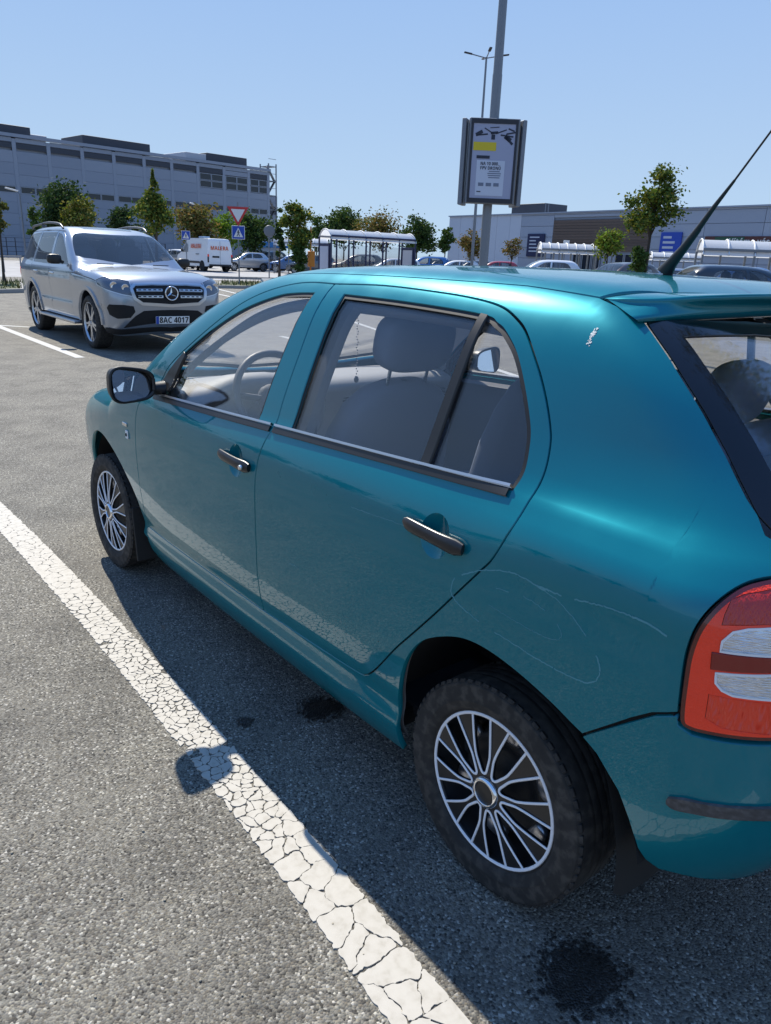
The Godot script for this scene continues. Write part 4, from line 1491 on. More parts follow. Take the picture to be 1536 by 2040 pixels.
	rm.ellipsoid(Vector3(0, 1.295, -1.50), Vector3(.125, .036, .018), Basis(Vector3(0, 1, 0), .12), .55, 20, 10)
	rm.tube([Vector3(0, 1.31, -1.51), Vector3(0, 1.36, -1.49)], .009, 8)
	part(rm, "mirror_shell", M.trim, rv)
	var ch := MB.new()
	for k in 26: ch.ellipsoid(Vector3(-.03 + .004 * sin(k * 1.7), 1.26 - k * .0105, -1.50), Vector3.ONE * .0032, Basis.IDENTITY, 1.0, 6, 4)
	ch.ellipsoid(Vector3(-.03, .985, -1.50), Vector3(.012, .014, .006), Basis.IDENTITY, 1.0, 10, 6)
	part(ch, "hanging_beads", M.beads, rv)
	# belts and sun visors
	for x in [-1.0, 1.0]:
		var bt := MB.new()
		bt.bar(Vector3(x * .625, 1.20, -.93), Vector3(x * .60, .40, -.98), .006, .046, .002)
		part(bt, "seat_belt", M.belt, car)
		var vs := MB.new()
		vs.box(Vector3(x * .35, 1.345, -1.36), Vector3(.34, .013, .12), Basis(Vector3(1, 0, 0), .45), .005)
		part(vs, "sun_visor", M.lining, car)
	var tgi := MB.new()
	tgi.box(Vector3(0, .75, .52), Vector3(1.0, .5, .03), Basis(Vector3(1, 0, 0), -.15))
	part(tgi, "tailgate_trim", M.card, car)
# ---------------------------------------------------------------- the other vehicles
func flip_poly(p: PackedVector2Array) -> PackedVector2Array:
	var o := PackedVector2Array()
	for q in p: o.append(Vector2(q.x, PI * 0.8 - q.y))
	return o

func deg_poly(a: Array) -> PackedVector2Array:
	var o := PackedVector2Array()
	for k in range(0, a.size(), 2): o.append(Vector2(a[k], deg_to_rad(a[k + 1]) * 0.8))
	return o

# a whole car body round a shell; d holds outlines in metres from the rear axle, the car faces -z
func car_body(s: Shell, d: Dictionary, car: Node3D, paint: Material) -> void:
	var cell: float = d.cell
	var lw := PackedVector2Array()
	var zA: float = d.za
	var zB: float = d.zb
	var sill: float = d.sill
	lw.append(s.par(0, s.side(zA, sill)))
	for a in d.arches:
		for k in 17:
			var t := PI - PI * k / 16.0
			lw.append(s.par(0, s.side(a[0] + cos(t) * a[1] * 1.0, sill + 0.06 + sin(t) * (a[2] - sill - .06))))
	lw.append(s.par(0, s.side(zB, sill)))
	var full := lw.duplicate()
	for j in range(lw.size() - 1, -1, -1): full.append(Vector2(lw[j].x, PI * 0.8 - lw[j].y))
	var holes := []
	var doors := []
	for q in d.doors:
		var pl := s.side_par(0, PackedVector2Array(dense(PackedVector2Array(v2(q)), .12)))
		doors.append(pl)
		holes.append(pl); holes.append(flip_poly(pl))
	var wins := []
	for q in d.windows:
		var pl := s.side_par(0, crv_closed(v2(q)) if d.get("round", false) else PackedVector2Array(v2(q)))
		wins.append(pl)
		var inside := false
		for dr in doors:
			if Geometry2D.is_point_in_polygon(mid_of(pl), dr): inside = true
		if not inside:
			holes.append(pl); holes.append(flip_poly(pl))
	var wsp := mirror_close(deg_poly(d.windscreen))
	holes.append(wsp)
	var body := part(panel(s, 0, full, holes, cell, 0.0, .02), "body", paint, car)
	part(panel(s, 0, shrink(wsp, .001), [], cell * 1.6, -.004, 0), "windscreen", M.car_glass, car)
	for j in doors.size():
		var own := []
		for w in wins:
			if Geometry2D.is_point_in_polygon(mid_of(w), doors[j]): own.append(w)
		both(panel(s, 0, shrink(doors[j], .004), own, cell, 0.0, .02), "door", paint, car)
	for w in wins: both(panel(s, 0, w, [], cell * 1.6, -.004, 0), "side_window", M.car_glass, car)
	# nose and tail
	for kind in [2, 1]:
		var z := zA if kind == 2 else zB
		var loop := PackedVector2Array()
		for k in 33:
			var q := Vector2(z, lerpf(lw[0 if kind == 2 else lw.size() - 1].y, PI * .8 - lw[0 if kind == 2 else lw.size() - 1].y, k / 32.0))
			loop.append(s.par(kind, s.pos(0, q)))
		var bot: Vector3 = Vector3(0, sill - .02, (z - 2.0) if kind == 2 else (z + 2.0))
		for k in 9:
			var x := lerpf(.85, -.85, k / 8.0)
			var pz: float = (-s.zf.f(sill) + .12) if kind == 2 else (s.zr.f(sill) - .1)
			loop.append(s.par(kind, Vector3(x * .85, sill, pz + (.25 * x * x if kind == 2 else -.25 * x * x))))
		var hl := []
		if kind == 1 and d.has("rear_glass"): hl.append(s.pars(1, v3(d.rear_glass)))
		part(panel(s, kind, loop, hl, cell, 0.0, .02), "nose" if kind == 2 else "tail", paint, car)
		for h in hl: part(panel(s, 1, h, [], cell * 1.6, -.004, 0), "rear_window", M.car_glass, car)
	for a in d.get("front", []): both(panel(s, 2, s.pars(2, v3(a[2])), [], cell * .8, a[3], .02), a[0], M[a[1]], car)
	for a in d.get("back", []): both(panel(s, 1, s.pars(1, v3(a[2])), [], cell * .8, a[3], .02), a[0], M[a[1]], car)
	# wheels, wells, floor
	var ub := MB.new()
	ub.box(Vector3(0, sill + .02, (d.arches[0][0] + d.arches[1][0]) * .5), Vector3(1.3, .12, 4.0 * .85))
	part(ub, "underbody", M.black, car)
	for a in d.arches:
		for sx in [-1.0, 1.0]:
			var w := Node3D.new()
			w.name = "wheel"
			car.add_child(w, true)
			var r: float = d.tyre
			w.position = Vector3(sx * d.track, r, a[0])
			w.basis = Basis(Vector3(0, 0, 1), -PI / 2 * sx)
			for e in d.wheel: part_mesh(e[1], e[0], e[2], w)
		var well := MB.new()
		well.box(Vector3(0, a[2] * .62, a[0]), Vector3(1.5, a[2] * .7, a[1] * 1.9))
		part(well, "wheel_well", M.black, car)
	for q in d.get("mirror", []):
		var mm := MB.new()
		mm.ellipsoid(q, Vector3(.11, .075, .06), Basis.IDENTITY, .6, 14, 8)
		mm.bar(q, q + Vector3(.14, -.05, .0), .05, .05, .01)
		both(mm, "door_mirror", M.trim, car)

func mid_of(p: PackedVector2Array) -> Vector2:
	var c := Vector2.ZERO
	for q in p: c += q
	return c / p.size()

func crv_closed(p: Array) -> PackedVector2Array:
	return PackedVector2Array(p)

func plain_wheel(r: float, w: float, spokes: int, m: Material, k := .70) -> Array:
	var ty := MB.new()
	ty.lathe(v2([r * (k - .06), -w * .4, r * .85, -w * .5, r * .97, -w * .42, r, -w * .3, r, w * .3, r * .97, w * .42, r * .88, w * .5, r * (k + .04), w * .47, r * k, w * .36]), Transform3D.IDENTITY, 40)
	var bk := MB.new()
	bk.lathe(v2([r * k, w * .38, r * (k - .04), w * .1, r * .5, -w * .1, 0, -w * .1]), Transform3D.IDENTITY, 28)
	var rm := MB.new()
	rm.lathe(v2([r * (k - .03), w * .34, r * (k - .01), w * .44, r * (k + .015), w * .44, r * (k + .02), w * .36]), Transform3D.IDENTITY, 40)
	rm.lathe(v2([0, w * .36, r * .13, w * .35, r * .17, w * .2]), Transform3D.IDENTITY, 20)
	for j in spokes:
		var t := Transform3D(Basis(Vector3.UP, TAU * j / spokes) * Basis(Vector3(1, 0, 0), Vector3(0, 0, 1), Vector3(0, 1, 0)), Vector3(0, w * .22, 0))
		rm.prism(PackedVector2Array([Vector2(r * .08, -r * .10), Vector2(r * .36, -r * .085), Vector2(r * k * .99, -r * .175), Vector2(r * k * .99, -r * .085), Vector2(r * .34, 0), Vector2(r * k * .99, r * .085), Vector2(r * k * .99, r * .175), Vector2(r * .36, r * .085), Vector2(r * .08, r * .10)]), w * .16, t)
	return [["tyre", ty.mesh(), M.tyre], ["rim_barrel", bk.mesh(), M.black], ["rim", rm.mesh(), m]]

func suv_shell() -> Shell:
	var s := Shell.new()
	s.sec = Tab.new([.20,.84, .32,.90, .40,.915, .55,.93, .75,.945, .95,.957, 1.05,.957, 1.12,.947, 1.17,.925, 1.20,.908, 1.30,.88, 1.45,.83, 1.6,.775, 1.7,.735, 1.9,.65], .02)
	s.plo = Tab.new([-4.1,-.13, -3.8,-.07, -3.4,-.03, -2.6,-.008, -1.5,0, .3,0, .8,-.03, 1.2,-.09], .08)
	s.phi = Tab.new([-4.1,-.13, -2.8,-.05, -2.2,-.02, -1.5,0, -.5,-.005, .3,-.02, .8,-.06, 1.2,-.12], .08)
	s.hood = Tab.new([-4.1,.90, -3.98,1.0, -3.85,1.07, -3.6,1.12, -3.2,1.17, -2.7,1.20, -2.4,1.215, -2.0,1.23], .06)
	s.wind = Tab.new([-2.9,.95, -2.5,1.20, -2.15,1.43, -1.85,1.61, -1.65,1.72, -1.2,1.92], .05)
	s.roof = Tab.new([-2.0,1.70, -1.5,1.765, -1.0,1.795, -.5,1.80, .2,1.79, .7,1.755, 1.1,1.70], .08)
	s.zr = Tab.new([.2,.95, .45,1.06, .7,1.10, 1.0,1.08, 1.2,1.03, 1.4,.93, 1.6,.82, 1.75,.70, 1.9,.5], .03)
	s.zf = Tab.new([.2,3.82, .35,3.95, .5,4.0, .75,4.02, .95,3.99, 1.05,3.93, 1.15,3.75, 1.3,3.4], .03)
	s.bump = Tab.new([.40,0, .52,.010, .60,.012, .68,-.008, .76,-.004, .90,0, .97,.006, 1.02,0, 1.1,0], .02)
	s.hz = Tab.new([-3.0,0, -2.5,.6, -2.0,1, -.8,1, -.5,.5, -.2,0, .5,0], .06)
	s.belt0 = 1.1; s.beltd = .3; s.y0 = .85; s.floor_y = .2
	s.cf = Vector3(0, .75, -3.25); s.cr = Vector3(0, .9, .3)
	s.frontx = Vector2(.09, .13); s.rearx = Vector2(.06, .08); s.roofx = Vector2(.03, .05)
	return s

func build_suv() -> void:
	var s := suv_shell()
	var car := thing("parked_suv", "large silver sport utility vehicle with round star emblem in its black grille, facing the hatchback", "car", Vector3(3.02, 0, -14.05), PI - .022)
	var wheel := plain_wheel(.39, .27, 5, M.alloy, .74)
	car_body(s, {"cell": .05, "za": -3.60, "zb": .78, "sill": .33, "arches": [[-3.075, .445, .86], [0.0, .445, .86]], "tyre": .39, "track": .80, "wheel": wheel,
		"doors": [[-2.38, 1.10, -2.33, .95, -2.30, .45, -1.22, .44, -1.20, 1.14, -1.17, 1.715, -1.45, 1.69, -1.60, 1.64, -1.95, 1.40, -2.25, 1.17], [-1.19, .44, -.56, .44, -.50, .80, -.33, .95, -.12, 1.07, -.05, 1.16, -.19, 1.715, -1.14, 1.715, -1.17, 1.14]],
		"windows": [[-2.17, 1.195, -1.86, 1.43, -1.58, 1.60, -1.42, 1.655, -1.225, 1.675, -1.25, 1.18], [-1.15, 1.18, -1.125, 1.68, -.235, 1.68, -.12, 1.19], [-.03, 1.195, -.15, 1.68, .40, 1.655, .60, 1.60,   .76, 1.24]],
		"windscreen": [-2.47, 90, -2.45, 70, -2.40, 50, -2.32, 33, -2.24, 31, -2.05, 38, -1.85, 45.5, -1.70, 51, -1.66, 60, -1.70, 75, -1.71, 90],
		"mirror": [Vector3(-1.07, 1.27, -2.02)],
		"front": [
			["headlamp", "headlamp", [-.60,1.035,-3.9, -.585,.93,-3.98, -.59,.82,-4.0, -.70,.84,-3.93, -.83,.89,-3.78, -.92,.96,-3.55, -.91,1.02,-3.5, -.80,1.055,-3.62, -.70,1.055,-3.8], .008],
			["air_intake", "black", [-.56,.68,-3.98, -.54,.60,-3.98, -.60,.52,-3.95, -.74,.51,-3.86, -.82,.56,-3.76, -.84,.65,-3.74, -.80,.70,-3.78, -.66,.70,-3.92], .006],
			["bumper_lip", "black", [0,.37,-3.96, -.55,.37,-3.9, -.80,.385,-3.7, -.86,.36,-3.62, -.82,.31,-3.62, -.5,.31,-3.85, 0,.31,-3.93], .012]],
		"back": [["tail_lamp", "lens_red", [-.62,1.05,1.0, -.62,.92,1.05, -.86,.92,.88, -.90,1.02,.80, -.84,1.08,.86], .006]]}, car, M.silver)
	for sx in [-1.0, 1.0]:
		var hl := s.pars(2, v3([-.60,1.035,-3.9, -.585,.93,-3.98, -.59,.82,-4.0, -.70,.84,-3.93, -.83,.89,-3.78, -.92,.96,-3.55, -.91,1.02,-3.5, -.80,1.055,-3.62, -.70,1.055,-3.8]))
		var lit := on_shell(s, 2, hl, .012, .012, null, true, .04)
		part(lit if sx < 0 else lit.flipped(), "headlamp_rim", M.alloy, car)
		for e in [[-.66, .94, -3.93], [-.77, .96, -3.83]]:
			var rf := MB.new()
			rf.lathe(v2([.0, .0, .025, .004, .048, .012, .052, .004]), Transform3D(Basis(Vector3(1, 0, 0), -PI / 2), s.pos(2, s.par(2, Vector3(e[0], e[1], e[2]))) + Vector3(0, 0, -.004)), 16)
			part(rf if sx < 0 else rf.flipped(), "headlamp_lens", M.chrome, car)
	# lower grille
	var lg := panel(s, 2, s.pars(2, v3([-.42,.615,-4.0, -.54,.54,-3.97, -.70,.365,-3.9, .70,.365,-3.9, .54,.54,-3.97, .42,.615,-4.0])), [], .05, .006, .02)
	part(lg, "lower_grille", M.black, car)
	# radiator grille: frame, mesh field, two louvres, star
	var go := v3([0,1.01,-3.98, -.28,1.007,-3.97, -.53,.99,-3.95, -.575,.93,-3.95, -.53,.785,-3.98, -.43,.715,-4.0, 0,.69,-4.02])
	var gp := mirror_close(s.pars(2, go), true)
	var gr := part(panel(s, 2, gp, [], .05, .004, .02), "radiator_grille", M.black, car)
	part(on_shell(s, 2, gp, .045, .022, null, true, .04), "grille_frame", M.alloy, gr)
	for y in [.905, .815]:
		for sx in [-1.0, 1.0]:
			var ln := PackedVector2Array()
			for k in 7: ln.append(s.par(2, Vector3(sx * lerpf(.13, .53 if y > .85 else .50, k / 6.0), y, -4.0)))
			part(on_shell(s, 2, ln, .034, .030, null, false, .04), "grille_louvre", M.alloy, gr)
			for k in 5:
				var l2 := PackedVector2Array()
				for e in 2: l2.append(s.par(2, Vector3(sx * (lerpf(.17, .48, k / 4.0) + (e - .5) * .045), y, -4.0)))
				part(on_shell(s, 2, l2, .016, .032, null, false, .04), "louvre_slot", M.black, gr)
	var st := MB.new()
	var ring := []
	var ctr := Vector3(0, .865, -4.035)
	for k in 36: ring.append(ctr + Vector3(cos(TAU * k / 36), sin(TAU * k / 36), 0) * .095)
	st.tube(ring, .011, 8, Vector2.ONE, true, Vector3(0, 0, 1))
	part(st, "emblem_ring", M.chrome, gr)
	for k in 3:
		var a := PI / 2 + TAU * k / 3.0
		var ar := MB.new()
		var t := Transform3D(Basis(Vector3(0, 0, 1), a), ctr + Vector3(0, 0, .004))
		var tip := t * Vector3(.090, 0, 0)
		var b := t * Vector3(0, .022, 0)
		var c := t * Vector3(0, -.022, 0)
		var top := t * Vector3(.012, 0, -.020)
		ar.face([b, tip, top], (t.basis * Vector3(.1, .7, -.7)).normalized()); ar.face([c, tip, top], (t.basis * Vector3(.1, -.7, -.7)).normalized())
		part(ar, "emblem_arm", M.chrome, gr)
	var disc := MB.new()
	disc.lathe(v2([.0, .0, .092, .0, .094, -.01]), Transform3D(Basis(Vector3(1, 0, 0), -PI / 2), ctr + Vector3(0, 0, .006)), 28)
	part(disc, "emblem_disc", M.gloss_black, gr)
	# number plate
	var pl := Node3D.new()
	pl.name = "number_plate"
	car.add_child(pl)
	pl.position = Vector3(0, .485, -4.03)
	pl.rotation = Vector3(0.08, PI, 0)
	var pb := MB.new()
	pb.box(Vector3(0, 0, 0), Vector3(.52, .11, .008), Basis.IDENTITY, .003)
	part(pb, "plate_blank", M.plate, pl)
	var bb := MB.new()
	bb.box(Vector3(-.236, 0, .005), Vector3(.042, .106, .004))
	part(bb, "plate_band", M.sign_blue, pl)
	var tx := part_mesh(text_mesh("8AC 4017", .082, .002), "plate_text", M.black, pl)
	tx.position = Vector3(.02, 0, .0065)
	tx.scale = Vector3(.92, 1, 1)
	# roof rails, running boards, handles, glass roof, arch mouldings
	for sx in [-1.0, 1.0]:
		var rr := MB.new()
		rr.tube(crv3([Vector3(sx * .70, 1.745, -1.35), Vector3(sx * .705, 1.815, -1.15), Vector3(sx * .705, 1.84, -.5), Vector3(sx * .70, 1.805, .2), Vector3(sx * .68, 1.79, .55), Vector3(sx * .67, 1.745, .68)], 5), .018, 8)
		rr.bar(Vector3(sx * .705, 1.77, -.2), Vector3(sx * .705, 1.83, -.2), .03, .05)
		part(rr, "roof_rail", M.rail_grey, car)
		var rb := MB.new()
		rb.box(Vector3(sx * .93, .345, -1.54), Vector3(.15, .045, 2.05), Basis.IDENTITY, .015)
		part(rb, "running_board", M.alloy, car)
		for z in [-1.36, -.36]:
			var hp := MB.new()
			hp.tube([Vector3(sx * .952, 1.045, z - .11), Vector3(sx * .975, 1.045, z - .07), Vector3(sx * .975, 1.045, z + .07), Vector3(sx * .955, 1.045, z + .11)], .014, 8, Vector2(.7, 1.1))
			part(hp, "door_handle", M.chrome, car)
	for zc in [-3.075, 0.0]:
		var al := PackedVector2Array()
		for k in 19:
			var t := PI - PI * k / 18.0
			al.append(Vector2(zc + cos(t) * .475, .39 + sin(t) * .50))
		both(on_shell(s, 0, s.side_par(0, al), .06, .02, null, false, .05), "arch_moulding", M.silver, car)
	part(panel(s, 0, mirror_close(deg_poly([-1.45, 90, -1.45, 66, -.2, 65, -.2, 90])), [], .1, .004, .004), "glass_roof", M.car_glass, car)
	var sm := PackedVector2Array(v2([-2.42,1.09, -2.9,1.06, -3.3,1.03, -3.52,1.0]))
	both(on_shell(s, 0, s.side_par(0, sm), .012, .001, null, false, .06), "bonnet_gap", M.black, car)
	for x in [-.45, .45]:
		var vt := MB.new()
		for k in 3: vt.bar(Vector3(x - .12, 1.225, -2.52 - k * .025), Vector3(x + .12, 1.225, -2.52 - k * .025), .012, .012)
		part(vt, "washer_jet", M.black, car)
	# dark cabin
	var cb := MB.new()
	cb.box(Vector3(0, .85, -1.0), Vector3(1.5, .5, 2.6))
	for x in [-.4, .4]:
		for z in [-1.25, -.25]:
			cb.ellipsoid(Vector3(x, 1.30, z), Vector3(.24, .22, .09), Basis.IDENTITY, .6, 12, 8)
			cb.ellipsoid(Vector3(x, 1.55, z + .03), Vector3(.13, .09, .06), Basis.IDENTITY, .6, 12, 8)
	part(cb, "cabin", M.seat, car)

# cars of the far rows, in four body shapes
var far := {}
func far_protos() -> void:
	var w := plain_wheel(.31, .20, 7, M.alloy)
	for kind in ["hatch", "estate", "crossover"]:
		var s := hatch_shell()
		var d := {"cell": .10, "za": -2.95, "zb": .30, "sill": .25, "arches": [[-2.462, .36, .67], [0.0, .36, .67]], "tyre": .31, "track": .70, "wheel": w, "doors": [],
			"windows": [[-1.66, 1.0, -1.45, 1.18, -1.28, 1.28, -1.12, 1.33, -.93, 1.345, -.97, 1.0], [-.89, 1.0, -.85, 1.345, -.30, 1.335, -.15, 1.28, -.04, 1.15, -.02, 1.03]],
			"windscreen": [-2.12, 90, -2.10, 60, -2.04, 38, -1.95, 38, -1.80, 44, -1.6, 51.5, -1.45, 56, -1.40, 70, -1.42, 90],
			"rear_glass": [-.50, 1.33, .20, -.58, 1.28, .25, -.63, 1.08, .43, -.5, 1.03, .55, .5, 1.03, .55, .63, 1.08, .43, .58, 1.28, .25, .50, 1.33, .20],
			"mirror": [Vector3(-.90, 1.0, -1.66)],
			"front": [["headlamp", "headlamp", [-.40,.72,-3.05, -.42,.60,-3.15, -.66,.62,-2.98, -.68,.70,-2.93], .006], ["grille", "black", [0,.70,-3.15, -.32,.69,-3.12, -.30,.58,-3.2, 0,.57,-3.22], .006], ["intake", "black", [0,.40,-3.22, -.45,.40,-3.15, -.4,.28,-3.15, 0,.28,-3.2], .006]],
			"back": [["tail_lamp", "lens_low", [-.60,.98,.57, -.60,.80,.64, -.78,.78,.52, -.79,.90,.45, -.72,1.0,.49], .006], ["number_plate", "plate", [0,.84,.66, -.25,.84,.65, -.25,.73,.67, 0,.73,.68], .006]]}
		if kind == "estate":
			s.zr = Tab.new([.1,.85, .35,.95, .60,.96, .92,.93, 1.0,.90, 1.2,.80, 1.36,.68, 1.45,.55], .02)
			s.roof = Tab.new([-1.6,1.395, -1.2,1.430, -.6,1.450, -.1,1.445, .4,1.42, .7,1.38, .9,1.33], .06)
			s.hz = Tab.new([-.5,0, 1,.5]); d.zb = .55
			s.phi = Tab.new([-3.3,-.10, -2.2,-.03, -1.0,0, .3,-.02, .7,-.06, 1.0,-.10], .06)
			s.cr = Vector3(0, .8, .2)
			d.windows.append([.06, 1.03, .02, 1.335, .45, 1.31, .60, 1.20, .66, 1.06])
			d.windows[1] = [-.89, 1.0, -.85, 1.345, -.08, 1.34, -.02, 1.03]
			d.rear_glass = [-.50, 1.33, .62, -.56, 1.29, .66, -.62, 1.06, .78, -.5, 1.02, .86, .5, 1.02, .86, .62, 1.06, .78, .56, 1.29, .66, .50, 1.33, .62]
			d.back = [["tail_lamp", "lens_low", [-.62,1.0,.80, -.62,.80,.86, -.76,.78,.76, -.76,.95,.72], .006]]
		var root := Node3D.new()
		car_body(s, d, root, M.far_white)
		var cb := MB.new()
		cb.box(Vector3(0, .70, -.9), Vector3(1.25, .5, 1.7))
		for x in [-.36, .36]: cb.ellipsoid(Vector3(x, 1.1, -.8), Vector3(.22, .22, .08), Basis.IDENTITY, .6, 10, 6)
		part(cb, "cabin", M.seat, root)
		if kind == "crossover": root.scale = Vector3(1.10, 1.13, 1.08)
		far[kind] = root

func far_car(kind: String, paint: String, at: Vector3, turn: float, label: String, group: String) -> void:
	var o: Node3D = far[kind].duplicate()
	o.name = numbered("parked_car")
	add_child(o)
	var b := Basis(Vector3.UP, turn)
	if kind == "crossover": b = b * Basis.from_scale(Vector3(1.10, 1.13, 1.08))
	o.transform = Transform3D(b, at + b * Vector3(0, 0, 1.23))
	for c in o.get_children():
		if c is MeshInstance3D and c.material_override == M.far_white: c.material_override = M[paint]
	tag(o, label, "car", group)

func build_van() -> void:
	var van := thing("delivery_van", "white panel van with orange lettering and a roof ventilator, driving behind the pedestrian crossing sign", "van", Vector3.ZERO)
	# side profile in (z, y): the van faces -z
	var prof := crv(v2([2.05,.40, 2.10,.55, 2.10,1.0, 2.08,1.7, 2.0,2.18, 1.85,2.27]), 4)
	prof.append_array(PackedVector2Array(v2([-.9,2.30, -1.35,2.24])))
	prof.append_array(crv(v2([-1.35,2.24, -1.60,2.08, -2.05,1.52, -2.30,1.30, -2.75,1.12, -2.95,.95, -2.98,.5, -2.9,.36]), 4))
	var fl := MB.new()
	var outer := []
	for j in 9:
		var row := []
		var t := j / 8.0 * 2.0 - 1.0
		var e := pow(absf(t), 6.0)
		for q in prof:
			var y := q.y
			var tum := .975 - .16 * maxf(0.0, y - 1.2) * maxf(0.0, y - 1.2)
			row.append(Vector3(t * tum, lerpf(y, minf(y, 2.30) - .03 * e, 1.0), q.x - signf(q.x + .4) * .05 * e))
		outer.append(row)
	fl.grid(outer)
	fix_out(fl, Vector3(0, 1.2, -.4))
	for sx in [-1.0, 1.0]:
		var k := []
		var ids := Geometry2D.triangulate_polygon(prof)
		for q in prof:
			var tum := .975 - .16 * pow(maxf(0.0, q.y - 1.2), 2)
			k.append(fl.vert(Vector3(sx * tum, q.y - .03, q.x - signf(q.x + .4) * .05), Vector3(sx, .12 if q.y > 1.3 else 0.0, 0).normalized()))
		for j in range(0, ids.size(), 3): fl.tri(k[ids[j]], k[ids[j + 1]], k[ids[j + 2]])
	part(fl, "body", M.van_white, van)
	for sx in [-1.0, 1.0]:
		var cw := MB.new()
		cw.face([Vector3(sx * .985, 1.30, -1.0), Vector3(sx * .965, 1.85, -1.05), Vector3(sx * .955, 1.95, -1.45), Vector3(sx * .975, 1.55, -1.85), Vector3(sx * .985, 1.28, -1.95)], Vector3(sx, .1, 0).normalized())
		part(cw, "cab_window", M.car_glass, van)
		var tl := MB.new()
		tl.box(Vector3(sx * .93, 1.12, 2.075), Vector3(.11, .16, .08), Basis.IDENTITY, .02)
		part(tl, "tail_lamp", M.lens_red, van)
		var tb := MB.new()
		tb.box(Vector3(sx * .94, .84, 2.07), Vector3(.10, .40, .08), Basis.IDENTITY, .02)
		part(tb, "lamp_pillar", M.gloss_black, van)
		var sk := MB.new()
		sk.box(Vector3(sx * .97, .62, -.35), Vector3(.05, .16, 2.3), Basis.IDENTITY, .02)
		part(sk, "side_moulding", M.trim, van)
		var tx := part_mesh(text_mesh("MALERA", .30, .004), "side_lettering", M.van_orange, van)
		tx.transform = Transform3D(Basis(Vector3.UP, PI / 2 * sx) * Basis(Vector3.RIGHT, -.10), Vector3(sx * .985, 1.72, .25))
		var hd := MB.new()
		hd.box(Vector3(sx * .985, 1.18, .45), Vector3(.03, .05, .5), Basis.IDENTITY, .01)
		part(hd, "slide_rail", M.trim, van)
		var mi := MB.new()
		mi.box(Vector3(sx * 1.13, 1.42, -1.75), Vector3(.14, .26, .10), Basis.IDENTITY, .03)
		mi.bar(Vector3(sx * .95, 1.35, -1.75), Vector3(sx * 1.1, 1.38, -1.75), .04, .04)
		part(mi, "door_mirror", M.trim, van)
	var ws := MB.new()
	ws.face([Vector3(-.85, 2.05, -1.66), Vector3(.85, 2.05, -1.66), Vector3(.92, 1.36, -2.22), Vector3(-.92, 1.36, -2.22)], Vector3(0, .6, -.8))
	part(ws, "windscreen", M.car_glass, van)
	var rt := part_mesh(text_mesh("MALERA", .26, .004), "rear_lettering", M.van_orange, van)
	rt.transform = Transform3D(Basis(Vector3.RIGHT, -.03), Vector3(-.05, 1.62, 2.105))
	var np := MB.new()
	np.box(Vector3(-.35, 1.03, 2.11), Vector3(.54, .12, .02), Basis.IDENTITY, .005)
	part(np, "number_plate", M.black, van)
	var bp := MB.new()
	bp.box(Vector3(0, .45, 2.10), Vector3(1.75, .14, .14), Basis.IDENTITY, .04)
	part(bp, "rear_bumper", M.trim, van)
	var rv := MB.new()
	rv.box(Vector3(-.1, 2.36, -.1), Vector3(.6, .12, .7), Basis.IDENTITY, .04)
	part(rv, "roof_ventilator", M.van_white, van)
	var gap := MB.new()
	gap.box(Vector3(0, 1.3, 2.102), Vector3(.012, 1.6, .01))
	part(gap, "door_gap", M.black, van)
	for q in [Vector3(-.86, .34, 1.15), Vector3(.86, .34, 1.15), Vector3(-.86, .34, -2.15), Vector3(.86, .34, -2.15)]:
		var w := Node3D.new()
		w.name = "wheel"
		van.add_child(w, true)
		w.position = q
		w.basis = Basis(Vector3(0, 0, 1), PI / 2 if q.x < 0 else -PI / 2)
		for e in plain_wheel(.34, .23, 6, M.alloy): part_mesh(e[1], e[0], e[2], w)
		var arch := MB.new()
		arch.lathe(v2([.40, .105, .40, .128, .0, .128]), Transform3D(Basis(Vector3(0, 0, 1), PI / 2 if q.x < 0 else -PI / 2), q + Vector3(0, .02, 0)), 20)
		part(arch, "wheel_arch", M.black, van)
	van.position = on_ground(413, 540)
	van.rotation.y = .01
# ---------------------------------------------------------------- the place
func build_place() -> void:
	build_floor_marks()
	build_hall()
	build_store()
	build_trees()
	build_street()

func strip(a: Vector3, b: Vector3, w: float, m: Material, called := "painted_line", h := .004) -> void:
	var d := (b - a) * Vector3(1, 0, 1)
	d = d.normalized()
	var o := Vector3(d.z, 0, -d.x) * w * .5
	var mb := MB.new()
	var n := maxi(2, int(a.distance_to(b) / 2.0))
	for j in n:
		var p := a.lerp(b, float(j) / n)
		var q := a.lerp(b, float(j + 1) / n)
		var k := []
		for c in [p - o, q - o, q + o, p + o]: k.append(Vector3(c.x, ground_y(c.x, c.z) + h, c.z))
		sheet(mb, k)
	struct(mb, called, m)

func patch(pts: Array, m: Material, called: String, h: float) -> void:
	var pl := PackedVector2Array()
	for q in pts: pl.append(Vector2(q.x, q.z))
	var mb := MB.new()
	var lo := pl[0]
	var hi := pl[0]
	for q in pl:
		lo = lo.min(q); hi = hi.max(q)
	var st := maxf(3.0, (hi - lo).length() / 24.0)
	for ix in int(ceil((hi.x - lo.x) / st)):
		for iy in int(ceil((hi.y - lo.y) / st)):
			var a := lo + Vector2(ix, iy) * st
			for pc in Geometry2D.intersect_polygons(PackedVector2Array([a, a + Vector2(st, 0), a + Vector2(st, st), a + Vector2(0, st)]), pl):
				var ids := Geometry2D.triangulate_polygon(pc)
				var b := mb.v.size()
				for q in pc: mb.vert(Vector3(q.x, ground_y(q.x, q.y) + h, q.y), Vector3.UP, q)
				for k in range(0, ids.size(), 3): mb.tri(b + ids[k], b + ids[k + 1], b + ids[k + 2])
	struct(mb, called, m)

